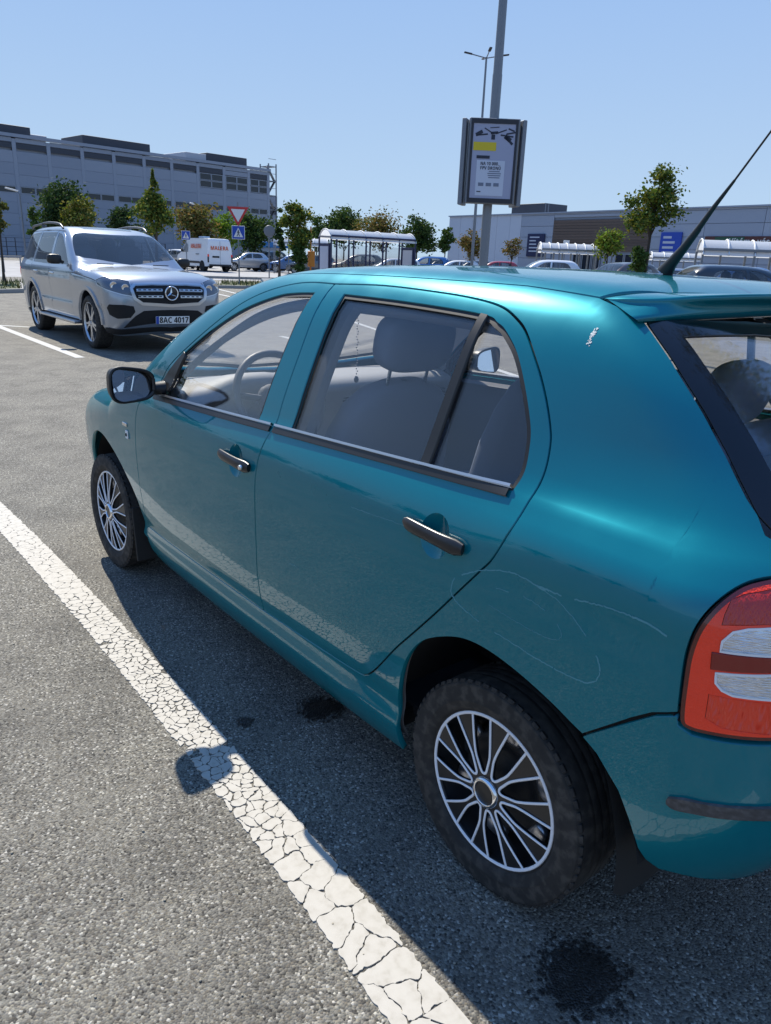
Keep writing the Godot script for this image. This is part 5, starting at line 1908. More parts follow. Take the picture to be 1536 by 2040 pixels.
func island(called: String, pts: Array, tufts: int, hgt: float) -> void:
	patch(pts, M.soil, called, .115)
	var kb := MB.new()
	for j in pts.size():
		var a: Vector3 = pts[j]
		var b: Vector3 = pts[(j + 1) % pts.size()]
		var n := maxi(1, int(a.distance_to(b) / 1.0))
		for k in n:
			var p := a.lerp(b, (k + .006) / n)
			var q := a.lerp(b, (k + .994) / n)
			p.y = ground_y(p.x, p.z) + .06; q.y = ground_y(q.x, q.z) + .06
			kb.bar(p, q, .14, .13, .015)
	var kn := struct(kb, "kerb", M.kerb)
	kn.set_meta("kind", "structure")
	var gr := MB.new()
	var pl := PackedVector2Array()
	for q in pts: pl.append(Vector2(q.x, q.z))
	var lo := pl[0]
	var hi := pl[0]
	for q in pl:
		lo = lo.min(q); hi = hi.max(q)
	for k in tufts:
		var c := Vector2(rng.randf_range(lo.x, hi.x), rng.randf_range(lo.y, hi.y))
		if not Geometry2D.is_point_in_polygon(c, pl): continue
		var b := Vector3(c.x, ground_y(c.x, c.y) + .11, c.y)
		var g := rng.randf()
		gr.tint = Color(.07 + .10 * g, .10 + .06 * g, .025 + .02 * g)
		var s := Vector3(rng.randf_range(-1, 1), 0, rng.randf_range(-1, 1)).normalized()
		var tip := b + Vector3(rng.randf_range(-.06, .06), hgt * rng.randf_range(.5, 1.2), rng.randf_range(-.06, .06))
		gr.face([b - s * .03, b + s * .03, tip], Vector3(s.z, .8, -s.x).normalized())
	var g2 := part(gr, called + "_grass", M.grass, self)
	tag(g2, "short dry grass growing inside the kerb of the traffic island", "grass", "", "stuff")

func build_floor_marks() -> void:
	patch([on_ground(-160, 549), on_ground(380, 557), on_ground(900, 566), on_ground(900, 552), on_ground(700, 541), on_ground(380, 529), on_ground(-160, 514)], M.pale_road, "road", .004)
	strip(on_ground(-60, 628), on_ground(160, 713), .13, M.road_paint)
	strip(on_ground(-40, 646), on_ground(60, 652), .11, M.road_paint)
	strip(on_ground(425, 574), on_ground(480, 587), .14, M.road_paint)
	strip(on_ground(425, 584), on_ground(500, 600), .14, M.road_paint)
	strip(on_ground(700, 640), on_ground(1060, 760), .12, M.road_paint)
	strip(on_ground(560, 670), on_ground(640, 690), .12, M.road_paint)
	island("verge", [on_ground(-200, 590), on_ground(46, 583), on_ground(44, 566), on_ground(-200, 570)], 900, .16)
	island("traffic_island", [on_ground(432, 574), on_ground(520, 576), on_ground(520, 567), on_ground(440, 566)], 500, .16)
	# long kerb of the far lane
	var kb := MB.new()
	var a := on_ground(392, 554)
	var b := on_ground(620, 560)
	for k in 24:
		var p := a.lerp(b, (k + .01) / 24.0)
		var q := a.lerp(b, (k + .99) / 24.0)
		kb.bar(p + Vector3(0, .06, 0), q + Vector3(0, .06, 0), .16, .16, .01)
	struct(kb, "kerb", M.kerb)
	# oil stains in the bay
	for e in [[Vector2(-.745, .318), .088, 230], [Vector2(-.625, -.855), .066, 150], [Vector2(-.872, -.936), .024, 30]]:
		var mb := MB.new()
		var pl := PackedVector2Array()
		for k in 40: pl.append(e[0] + Vector2.from_angle(TAU * k / 40.0) * e[1] * (.92 + .08 * sin(k * .47 + e[0].x * 9.0) + .05 * sin(k * 1.1) + rng.randf_range(-.05, .05)) * Vector2(1.0, .85))
		var kk := []
		var c := mb.vert(Vector3(e[0].x, .0042, e[0].y), Vector3.UP, e[0])
		for q in pl: kk.append(mb.vert(Vector3(q.x, .004, q.y), Vector3.UP, q))
		for k in 40: mb.tri(c, kk[k], kk[(k + 1) % 40])
		for k in e[2]:
			var at: Vector2 = e[0] + Vector2.from_angle(rng.randf() * TAU) * e[1] * (.86 + absf(rng.randfn()) * .22)
			var r := rng.randf_range(.002, .0065)
			var b0 := mb.v.size()
			for j in 6: mb.vert(Vector3(at.x + cos(TAU * j / 6) * r, .0035 + .0005 * rng.randf(), at.y + sin(TAU * j / 6) * r * .8), Vector3.UP, Vector2(at.x + cos(TAU * j / 6) * r, at.y + sin(TAU * j / 6) * r))
			for j in 4: mb.tri(b0, b0 + j + 1, b0 + j + 2)
		struct(mb, "oil_stain", M.oil)

func wall_hit(p0: Vector3, p1: Vector3, u: float, v: float) -> Vector2:
	var d := look(u, v)
	var t := (p1 - p0) * Vector3(1, 0, 1)
	var n := Vector3(t.z, 0, -t.x).normalized()
	var q := EYE + d * ((p0 - EYE).dot(n) / d.dot(n))
	return Vector2((q - p0).dot(t.normalized()), q.y)

func build_hall() -> void:
	var H := 13.5
	var p0 := at_height(0, 263.6, H) * Vector3(1, 0, 1)
	var p1 := at_height(537, 338, H) * Vector3(1, 0, 1)
	var hall := thing("factory_hall", "long grey metal-clad factory hall with dark window bands and roof plant rooms", "building", p0)
	var t := (p1 - p0).normalized()
	hall.rotation.y = atan2(-t.z, t.x)    # local x runs along the facade, local +z faces the car park
	var L := p0.distance_to(p1)
	var X := func(u: float, v: float) -> Vector2: return wall_hit(p0, p1, u, v)
	var core := MB.new()
	core.box(Vector3(L / 2 - 20, H / 2 - .3, -20.2), Vector3(L + 40, H - .6 + .4, 40.0))
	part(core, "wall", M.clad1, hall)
	var rim := MB.new()
	rim.box(Vector3(L / 2 - 20, H - .12, .02), Vector3(L + 40.1, .36, .5))
	part(rim, "parapet", M.clad2, hall)
	# heights of the bands, read where each is widest
	var ub := [X.call(200, 318).y, X.call(200, 306).y]     # upper dark band
	var lb := [X.call(250, 404).y, X.call(250, 391).y]     # lower window band
	var cols := [-25.0]
	for q in [[28, 300], [97, 310], [164, 320], [227, 330], [287, 335], [342, 345], [394, 350], [446, 355], [495, 360], [534, 365]]: cols.append(X.call(q[0], q[1]).x)
	for j in cols.size():
		var pi := MB.new()
		pi.box(Vector3(cols[j], H / 2 - .2, .06), Vector3(.46, H - .5, .09), Basis.IDENTITY, .01)
		part(pi, "pilaster", M.clad2, hall)
		if j == 0: continue
		var x0: float = cols[j - 1] + .235
		var x1: float = cols[j] - .235
		var late := j >= 8
		var y := 0.0
		while y < H - .5:
			var y2 := minf(y + 1.25, H - .35)
			var mid := (y + y2) * .5
			var in_l: bool = y2 > lb[0] and y < lb[1]
			if in_l:
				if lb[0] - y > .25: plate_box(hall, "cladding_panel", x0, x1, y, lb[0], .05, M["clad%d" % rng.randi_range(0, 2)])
				y = lb[1]
				continue
			var w0: float = ub[0] - (1.9 if late else 0.0)
			var in_u: bool = y2 > w0 and y < ub[1]
			if in_u:
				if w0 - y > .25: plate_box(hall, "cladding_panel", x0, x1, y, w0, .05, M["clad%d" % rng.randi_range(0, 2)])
				y = ub[1]
				continue
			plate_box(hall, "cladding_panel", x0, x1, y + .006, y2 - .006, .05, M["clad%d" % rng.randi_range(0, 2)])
			y = y2
		if not late or j == 8 or j == 10: plate_box(hall, "louvre_band", x0, x1, ub[0] + .05, ub[1] - .05, .03, M.clad_dark)
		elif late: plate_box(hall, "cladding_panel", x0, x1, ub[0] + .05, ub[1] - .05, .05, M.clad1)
		var n := maxi(2, int((x1 - x0) / 1.9))
		for k in n:
			var a := lerpf(x0, x1, (k + .01) / n)
			var b := lerpf(x0, x1, (k + .99) / n)
			window_box(hall, a, b, lb[0] + .01, lb[1] - .01)
			if late:
				window_box(hall, a, b, ub[0] - 1.85, ub[0] - .98)
				window_box(hall, a, b, ub[0] - .92, ub[0] - .05)
	for q in [[-40, 66, 245, 268, "clad_dark"], [172, 306, 277, 300, "clad_dark"], [377, 419, 304, 322, "clad_light"], [420, 500, 309, 330, "clad_dark"], [66, 100, 268, 276, "clad1"]]:
		var a: Vector2 = X.call(q[0], q[2])
		var b: Vector2 = X.call(q[1], q[2])
		var ph := MB.new()
		ph.box(Vector3((a.x + b.x) / 2, (H + (a.y + b.y) * .5) / 2 - .1, -4.0), Vector3(b.x - a.x, (a.y + b.y) * .5 - H + .2, 6.0), Basis.IDENTITY, .05)
		part(ph, "plant_room", M[q[4]], hall)
	# stair tower and the low block behind
	var tw := MB.new()
	var s0: float = X.call(534, 400).x + .3
	var s1: float = X.call(552, 400).x
	var th: float = X.call(543, 326).y
	for x in [s0, s1]:
		for z in [-2.2, -.2]: tw.bar(Vector3(x, 0, z), Vector3(x, th, z), .14, .14)
	var y3 := 2.0
	var fl := 0
	while y3 < th:
		tw.box(Vector3((s0 + s1) / 2, y3, -1.2), Vector3(s1 - s0, .10, 2.1))
		tw.bar(Vector3(s0, y3 + 1.0, -.2), Vector3(s1, y3 + 1.0, -.2), .06, .06)
		if y3 + 2.0 < th: tw.bar(Vector3(s0 if fl % 2 == 0 else s1, y3, -.6), Vector3(s1 if fl % 2 == 0 else s0, y3 + 2.0, -.6), .5, .08)
		y3 += 2.0; fl += 1
	part(tw, "stair_tower", M.pole_grey, hall)
	var lowb := thing("low_block", "low grey block with two chimneys at the end of the factory hall", "building", hall.transform * Vector3(s1 + .5, 0, -8.0))
	lowb.rotation.y = hall.rotation.y
	var lh: float = X.call(575, 384).y
	var lw: float = X.call(603, 400).x - s1 + .8
	var wl := MB.new()
	wl.box(Vector3(lw / 2, lh / 2, -4), Vector3(lw, lh, 8))
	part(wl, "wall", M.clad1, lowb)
	var bd := MB.new()
	bd.box(Vector3(lw / 2, lh - 2.2, .03), Vector3(lw * .96, 1.2, .08))
	part(bd, "louvre_band", M.clad_dark, lowb)
	for x in [.45, .7]:
		var cm := MB.new()
		cm.box(Vector3(lw * x, lh + .35, -3), Vector3(.5, .7, .6))
		part(cm, "chimney", M.clad_dark, lowb)

func plate_box(parent: Node3D, called: String, x0: float, x1: float, y0: float, y1: float, z: float, m: Material) -> void:
	var b := MB.new()
	b.box(Vector3((x0 + x1) / 2, (y0 + y1) / 2, z), Vector3(x1 - x0, y1 - y0, .08), Basis.IDENTITY, .012)
	part(b, called, m, parent)

func window_box(parent: Node3D, x0: float, x1: float, y0: float, y1: float) -> void:
	var f := MB.new()
	for e in [[x0, x1, y0, y0 + .07], [x0, x1, y1 - .07, y1], [x0, x0 + .07, y0 + .07, y1 - .07], [x1 - .07, x1, y0 + .07, y1 - .07]]:
		f.box(Vector3((e[0] + e[1]) / 2, (e[2] + e[3]) / 2, .06), Vector3(e[1] - e[0], e[3] - e[2], .10))
	var w := part(f, "window", M.mullion, parent)
	var g := MB.new()
	g.box(Vector3((x0 + x1) / 2, (y0 + y1) / 2, .04), Vector3(x1 - x0 - .14, y1 - y0 - .14, .03))
	part(g, "pane", M.pane_dark, w)

func build_store() -> void:
	var H := 7.4
	var p0 := at_height(897, 432, H) * Vector3(1, 0, 1)
	var p1 := at_height(1536, 410, H) * Vector3(1, 0, 1)
	var st := thing("retail_store", "low pale grey retail store with a brown clad entrance and blue banner", "building", p0)
	var t := (p1 - p0).normalized()
	st.rotation.y = atan2(-t.z, t.x)
	var L := p0.distance_to(p1)
	var X := func(u: float, v: float) -> Vector2: return wall_hit(p0, p1, u, v)
	var core := MB.new()
	core.box(Vector3(L / 2 + 10, H / 2 - .05, -20.1), Vector3(L + 20, H - .1, 40))
	part(core, "wall", M.grey_panel1, st)
	var xc: float = X.call(1038, 460).x
	var xb0: float = X.call(1103, 460).x
	var xb1: float = X.call(1300, 460).x
	var yb0: float = X.call(1180, 498).y
	var yb1: float = X.call(1150, 437).y
	# pale left wall in wide boards, grey cladding, brown entrance boards
	var x := 0.0
	while x < xc - .1:
		var x2 := minf(x + 2.4, xc)
		plate_box(st, "wall_panel", x + .015, x2 - .015, 0, H, .05, M.wall_light)
		x = x2
	x = xc
	while x < L + 20:
		var x2 := x + 6.0
		if x < xb0 and x2 > xb0: x2 = xb0
		if x >= xb0 - .01 and x < xb1: x2 = xb1
		var y := 0.0
		while y < H - .1:
			var y2 := minf(y + 1.2, H)
			var brown: bool = x >= xb0 - .01 and x < xb1 - .01
			if brown:
				var yy := y
				while yy < y2 - .01:
					if yy > yb0 - .3 and yy < yb1: plate_box(st, "brown_board", x + .02, x2 - .02, yy + .012, minf(yy + .3, yb1) - .012, .10, M["brown%d" % rng.randi_range(0, 2)])
					elif yy >= yb1: plate_box(st, "cladding_panel", x + .02, x2 - .02, yy + .01, yy + .29, .05, M.grey_panel1)
					yy += .3
			else: plate_box(st, "cladding_panel", x + .02, x2 - .02, y + .015, y2 - .015, .05, M["grey_panel%d" % rng.randi_range(0, 2)])
			y = y2
		x = x2
	for q in [[1143, 1160], [1162, 1180], [1182, 1198], [1228, 1245], [1247, 1262], [1264, 1280]]:
		window_box(st, X.call(q[0], 500).x, X.call(q[1], 500).x, .4, yb0 - .35)
	# signs on the wall
	for q in [[1055, 1084, 466, 512, "navy", ["", "", "", ""]], [1321, 1354, 463, 520, "banner_blue", []]]:
		var a: Vector2 = X.call(q[0], q[2])
		var b: Vector2 = X.call(q[1], q[3])
		var sb := MB.new()
		sb.box(Vector3((a.x + b.x) / 2, (a.y + maxf(b.y, .6)) / 2, .22), Vector3(b.x - a.x, a.y - maxf(b.y, .6), .16), Basis.IDENTITY, .03)
		var pn := part(sb, "wall_sign", M[q[4]], st)
		var rows := 5 if q[4] == "navy" else 4
		for k in rows:
			var ln := MB.new()
			var w: float = (b.x - a.x) * rng.randf_range(.35, .6)
			ln.box(Vector3(a.x + (b.x - a.x) * .15 + w / 2, lerpf(a.y, maxf(b.y, .6), (k + 1.0) / (rows + 1.6)), .31), Vector3(w, .14 if q[4] == "navy" else .22, .02))
			part(ln, "sign_line", M.poster_white, pn)
	var a2: Vector2 = X.call(1408, 471)
	var b2: Vector2 = X.call(1536, 512)
	var bb := MB.new()
	bb.box(Vector3(a2.x + 6.5, (a2.y + b2.y) / 2, .2), Vector3(13.0, a2.y - b2.y, .12), Basis.IDENTITY, .02)
	var bn := part(bb, "billboard", M.brick_print, st)
	var gp := MB.new()
	gp.box(Vector3(a2.x + 2.6, (a2.y + b2.y) / 2, .275), Vector3(3.0, (a2.y - b2.y) * .92, .03))
	part(gp, "billboard_field", M.green_print, bn)
	var tx := part_mesh(text_mesh("Vítáme vás", .55, .02), "billboard_text", M.sign_white, bn)
	tx.position = Vector3(a2.x + 4.6, a2.y - .48, .30)
	for k in 3:
		var rd := MB.new()
		rd.lathe(v2([.0, .02, .30, .02, .34, 0]), Transform3D(Basis(Vector3(1, 0, 0), PI / 2), Vector3(a2.x + 8.2 + k * .9, a2.y - .7 + .15 * (k % 2), .27)), 14)
		part(rd, "billboard_spot", M.sign_red, bn)
	# roof plant
	var pa: Vector2 = X.call(985, 404)
	var pb: Vector2 = X.call(1050, 404)
	var ph := MB.new()
	ph.box(Vector3((pa.x + pb.x) / 2, H + (pa.y - H) / 2, -5), Vector3((pb.x - pa.x), pa.y - H, 4), Basis.IDENTITY, .05)
	part(ph, "plant_room", M.clad_dark, st)
	for u in [1062.0, 1068.0]:
		var ms := MB.new()
		var mx: float = X.call(u, 420).x
		ms.bar(Vector3(mx, H, -2), Vector3(mx, H + 1.3, -2), .06, .06)
		part(ms, "roof_mast", M.pole_grey, st)
	var pr := MB.new()
	pr.box(Vector3(L / 2 + 10, H + .05, .1), Vector3(L + 20.1, .14, .34))
	part(pr, "roof_edge", M.grey_panel0, st)

# ---------------------------------------------------------------- trees
func tree(called: String, label: String, at: Vector3, h: float, crown0: float, w: float, col: Array, leaves: int, leaf: float, shape := "round", group := "") -> Node3D:
	var tr := thing(called, label, "tree", at, 0.0, group)
	var tk := MB.new()
	var top := h * .82
	var pts := []
	var rad := []
	for j in 7:
		var t := j / 6.0
		pts.append(Vector3(sin(t * 3.1 + at.x) * .05 * w, top * t, cos(t * 2.3 + at.z) * .05 * w))
		rad.append(lerpf(maxf(.05, h * .018), .015, t))
	rad[0] *= 1.4
	tk.tube(pts, rad, 8)
	var clumps := []
	var cy := (h + crown0) * .5
	var ry := (h - crown0) * .5
	var nc := clampi(int(w * ry * 6.0), 22, 70)
	for j in nc:
		var d := Vector3(rng.randfn(), rng.randfn(), rng.randfn()).normalized() * pow(rng.randf(), .45)
		var q := Vector3(d.x * w * .5, cy + d.y * ry, d.z * w * .5)
		if shape == "cone":
			var f := clampf((h - q.y) / (h - crown0), .06, 1.0)
			q.x *= sqrt(f) * 1.1; q.z *= sqrt(f) * 1.1
		elif shape == "egg":
			var f2 := clampf((q.y - crown0) / (h - crown0), 0.0, 1.0)
			var k := .55 + 1.35 * sin(pow(f2, .8) * PI) * .45
			q.x *= k; q.z *= k
		clumps.append(q)
	for j in nc:
		if j % 2 == 0:
			var y0 := clampf(clumps[j].y - w * .35, crown0 * .7, top * .95)
			var f := y0 / top * 6.0
			var b: Vector3 = pts[int(f)].lerp(pts[mini(int(f) + 1, 6)], f - int(f))
			tk.tube([b, b.lerp(clumps[j], .55) + Vector3(0, .08 * w, 0), clumps[j]], [h * .006 + .008, h * .004 + .005, .004], 5)
	part(tk, "trunk", M.bark, tr)
	var cr := MB.new()
	var cs := w * (.19 if shape != "cone" else .14)
	for j in int(leaves * 1.8):
		var c: Vector3 = clumps[rng.randi() % nc]
		var q := c + Vector3(rng.randfn(), rng.randfn() * .8, rng.randfn()) * cs * .62
		if shape == "spire" and q.y > cy: 
			var k := clampf((h - q.y) / (h - cy), .05, 1.0)
			q.x *= k; q.z *= k
		var mixf := rng.randf()
		var base: Color = col[rng.randi() % col.size()]
		cr.tint = base * lerpf(.9, 1.9, mixf)
		var a := Vector3(rng.randfn(), rng.randfn() * .6, rng.randfn()).normalized()
		var b := a.cross(Vector3(rng.randfn(), rng.randfn(), rng.randfn())).normalized()
		var s := leaf * 1.25 * rng.randf_range(.6, 1.3)
		var nn := a.cross(b)
		var i0 := cr.vert(q + a * s * .5, nn); var i1 := cr.vert(q + b * s * .3, nn); var i2 := cr.vert(q - a * s * .5, nn); var i3 := cr.vert(q - b * s * .3, nn)
		cr.quad(i0, i1, i2, i3)
	part(cr, "crown", M.leaf, tr)
	return tr

func px_tree(called: String, label: String, u: float, v_top: float, v_crown: float, w_px: float, depth: float, col: Array, leaves: int, leaf: float, shape := "round", group := "") -> void:
	var b := under(u, depth)
	var top := at_depth(u, v_top, depth).y - b.y
	var c0 := at_depth(u, v_crown, depth).y - b.y
	tree(called, label, b, top, clampf(c0, .4, top * .85), w_px * depth / FOCAL, col, leaves, leaf, shape, group)

func build_trees() -> void:
	var dark := [Color(.022, .042, .018), Color(.03, .055, .02), Color(.04, .065, .022)]
	var mid := [Color(.05, .085, .022), Color(.065, .10, .028), Color(.04, .075, .02)]
	var yel := [Color(.13, .145, .025), Color(.10, .125, .025), Color(.17, .15, .03), Color(.07, .10, .02)]
	var bri := [Color(.12, .19, .02), Color(.15, .22, .03), Color(.08, .14, .02)]
	var bro := [Color(.15, .10, .035), Color(.12, .095, .03), Color(.10, .10, .03), Color(.18, .11, .04)]
	var oli := [Color(.09, .10, .03), Color(.06, .08, .025), Color(.13, .11, .035)]
	px_tree("young_tree", "slender young tree growing in the grass verge beside the silver sport utility vehicle", 4, 388, 462, 34, 27, oli, 900, .11, "egg")
	px_tree("maple_tree", "broad dark green tree in front of the factory hall behind the silver vehicle", 135, 370, 470, 105, 62, dark, 3600, .24)
	px_tree("maple_tree", "yellowing tree overlapping the broad dark tree behind the silver vehicle", 168, 398, 470, 62, 58, oli + yel, 1700, .20)
	px_tree("conifer", "small pointed green shrub tree left of the broad dark tree", 74, 412, 480, 30, 58, mid, 700, .18, "cone")
	px_tree("bush_tree", "low dark green tree against the hall wall right of the yellowing tree", 250, 416, 480, 52, 64, dark, 1100, .22)
	px_tree("columnar_tree", "yellow green tree with a tall thin leading spire above the silver vehicle", 312, 352, 478, 66, 46, yel + mid, 2400, .16, "spire")
	px_tree("maple_tree", "olive brown tree behind the small pedestrian crossing sign", 392, 402, 492, 84, 58, oli + bro, 2600, .20)
	px_tree("young_tree", "bright green sapling beside the give way sign", 452, 430, 500, 52, 62, bri, 1300, .18)
	px_tree("maple_tree", "grey green tree between the give way sign and the dark column tree", 508, 428, 500, 78, 66, mid + dark, 2000, .22)
	px_tree("column_tree", "narrow dark columnar tree beside the leafy street tree", 558, 414, 516, 24, 46, dark, 1500, .14, "cone")
	px_tree("street_tree", "tall yellow green street tree with leaves down to its foot", 596, 404, 500, 58, 40, mid + yel, 2400, .14, "egg")
	px_tree("ivy_column", "dense ivy column round the foot of the street tree", 596, 470, 545, 30, 39.4, mid, 1400, .10, "egg")
	px_tree("maple_tree", "small green tree right of the street tree by the bus shelter", 632, 436, 500, 40, 64, mid, 1000, .20)
	px_tree("maple_tree", "dark green tree rising behind the left end of the bus shelter", 682, 416, 490, 64, 74, dark + mid, 1900, .24)
	px_tree("autumn_tree", "thin rust brown tree rising behind the middle of the bus shelter", 757, 420, 490, 92, 70, bro + oli, 1900, .20)
	px_tree("maple_tree", "dark green tree rising behind the right end of the bus shelter", 834, 431, 510, 62, 62, dark + mid, 2200, .20)
	px_tree("young_tree", "pale green tree at the left corner of the retail store", 886, 448, 508, 26, 62, mid, 700, .18, "egg")
	px_tree("autumn_tree", "small rust brown tree behind the advertising post", 938, 463, 512, 42, 50, bro, 1100, .13)
	px_tree("autumn_tree", "sparse brown sapling right of the advertising post", 1019, 472, 512, 34, 50, bro, 500, .11)
	px_tree("young_tree", "yellow green sapling in front of the store's brown entrance", 1213, 453, 515, 56, 40, bri + yel, 1300, .12)
	px_tree("maple_tree", "round green car park tree in front of the blue banner", 1288, 340, 478, 86, 25, mid + yel, 2300, .10, "egg")
	px_tree("ivy_column", "clump of leaves round the foot of the round car park tree", 1277, 486, 545, 34, 24.9, mid, 1200, .07)
	# beside and ahead of the camera, outside the picture: mirrored in the rear window and the doors
	tree("maple_tree", "tall tree standing to the right of the hatchback", Vector3(3.3, 0, 2.3), 8.6, 3.6, 4.2, mid + yel, 5200, .12)
	for k in 11:
		var x := -62.0 + k * 5.4 + rng.randf_range(-1, 1)
		tree("boundary_tree", "dark tree of the boundary row beside the car park", Vector3(x, 0, -22.0 - k * 4.2), rng.randf_range(5.0, 8.0), 1.0, rng.randf_range(4.5, 6.5), dark + mid, 900, .34, "round", "trees of the boundary row")

# ---------------------------------------------------------------- street furniture
func vault_shelter(called: String, label: String, at: Vector3, turn: float, n: int, w: float, h: float, dep: float, closed: bool) -> void:
	var s := thing(called, label, "shelter", at, turn)
	for k in n:
		var x0 := (k - n / 2.0) * w
		var vm := MB.new()
		var rows := []
		for j in 9:
			var a := PI * .12 + (PI * .76) * j / 8.0
			rows.append([Vector3(x0 + .03, h - dep * .36 + sin(a) * dep * .55, cos(a) * dep * .55), Vector3(x0 + w - .03, h - dep * .36 + sin(a) * dep * .55, cos(a) * dep * .55)])
		vm.grid(rows)
		for j in vm.n.size():
			if vm.n[j].y < 0: vm.n[j] = -vm.n[j]
		part(vm, "roof_vault", M.vault, s)
	for k in n + 1:
		var x := (k - n / 2.0) * w
		var rb := MB.new()
		var arc := []
		for j in 9:
			var a := PI * .12 + (PI * .76) * j / 8.0
			arc.append(Vector3(x, h - dep * .36 + sin(a) * dep * .565, cos(a) * dep * .565))
		rb.tube(arc, .035, 6)
		part(rb, "roof_rib", M.sign_white, s)
		for z in [-dep * .48, dep * .48]:
			if z > 0 and not closed and k % 2 == 1: continue
			var ps := MB.new()
			ps.bar(Vector3(x, 0, z), Vector3(x, h - .1, z), .08, .08, .01)
			part(ps, "post", M.navy if closed else M.pole_grey, s)
	for z in [-dep * .48, dep * .48]:
		var bm := MB.new()
		bm.bar(Vector3(-n / 2.0 * w, h - .05, z), Vector3(n / 2.0 * w, h - .05, z), .08, .10, .01)
		part(bm, "eaves_beam", M.navy if closed else M.pole_grey, s)
	if closed:
		for k in n:
			var g := MB.new()
			g.box(Vector3((k + .5 - n / 2.0) * w, h * .45, -dep * .48), Vector3(w - .12, h * .72, .012))
			part(g, "glass_panel", M.shelter_glass, s)
		for e in [-1.0, 1.0]:
			var pp := MB.new()
			pp.box(Vector3(e * n / 2.0 * w, h * .42, 0), Vector3(.12, h * .80, dep * .8), Basis.IDENTITY, .02)
			var pn := part(pp, "poster_panel", M.navy, s)
			var ps2 := MB.new()
			ps2.box(Vector3(e * n / 2.0 * w, h * .42, 0), Vector3(.14, h * .68, dep * .66))
			part(ps2, "poster_sheet", M.poster_white, pn)
		var bn := MB.new()
		bn.box(Vector3(0, .46, -dep * .3), Vector3(n * w * .7, .05, .35), Basis.IDENTITY, .01)
		for x in [-.3, .3]: bn.bar(Vector3(x * n * w, 0, -dep * .3), Vector3(x * n * w, .46, -dep * .3), .05, .05)
		part(bn, "bench", M.pole_grey, s)

func face_cam(at: Vector3) -> float:
	return atan2(EYE.x - at.x, EYE.z - at.z)

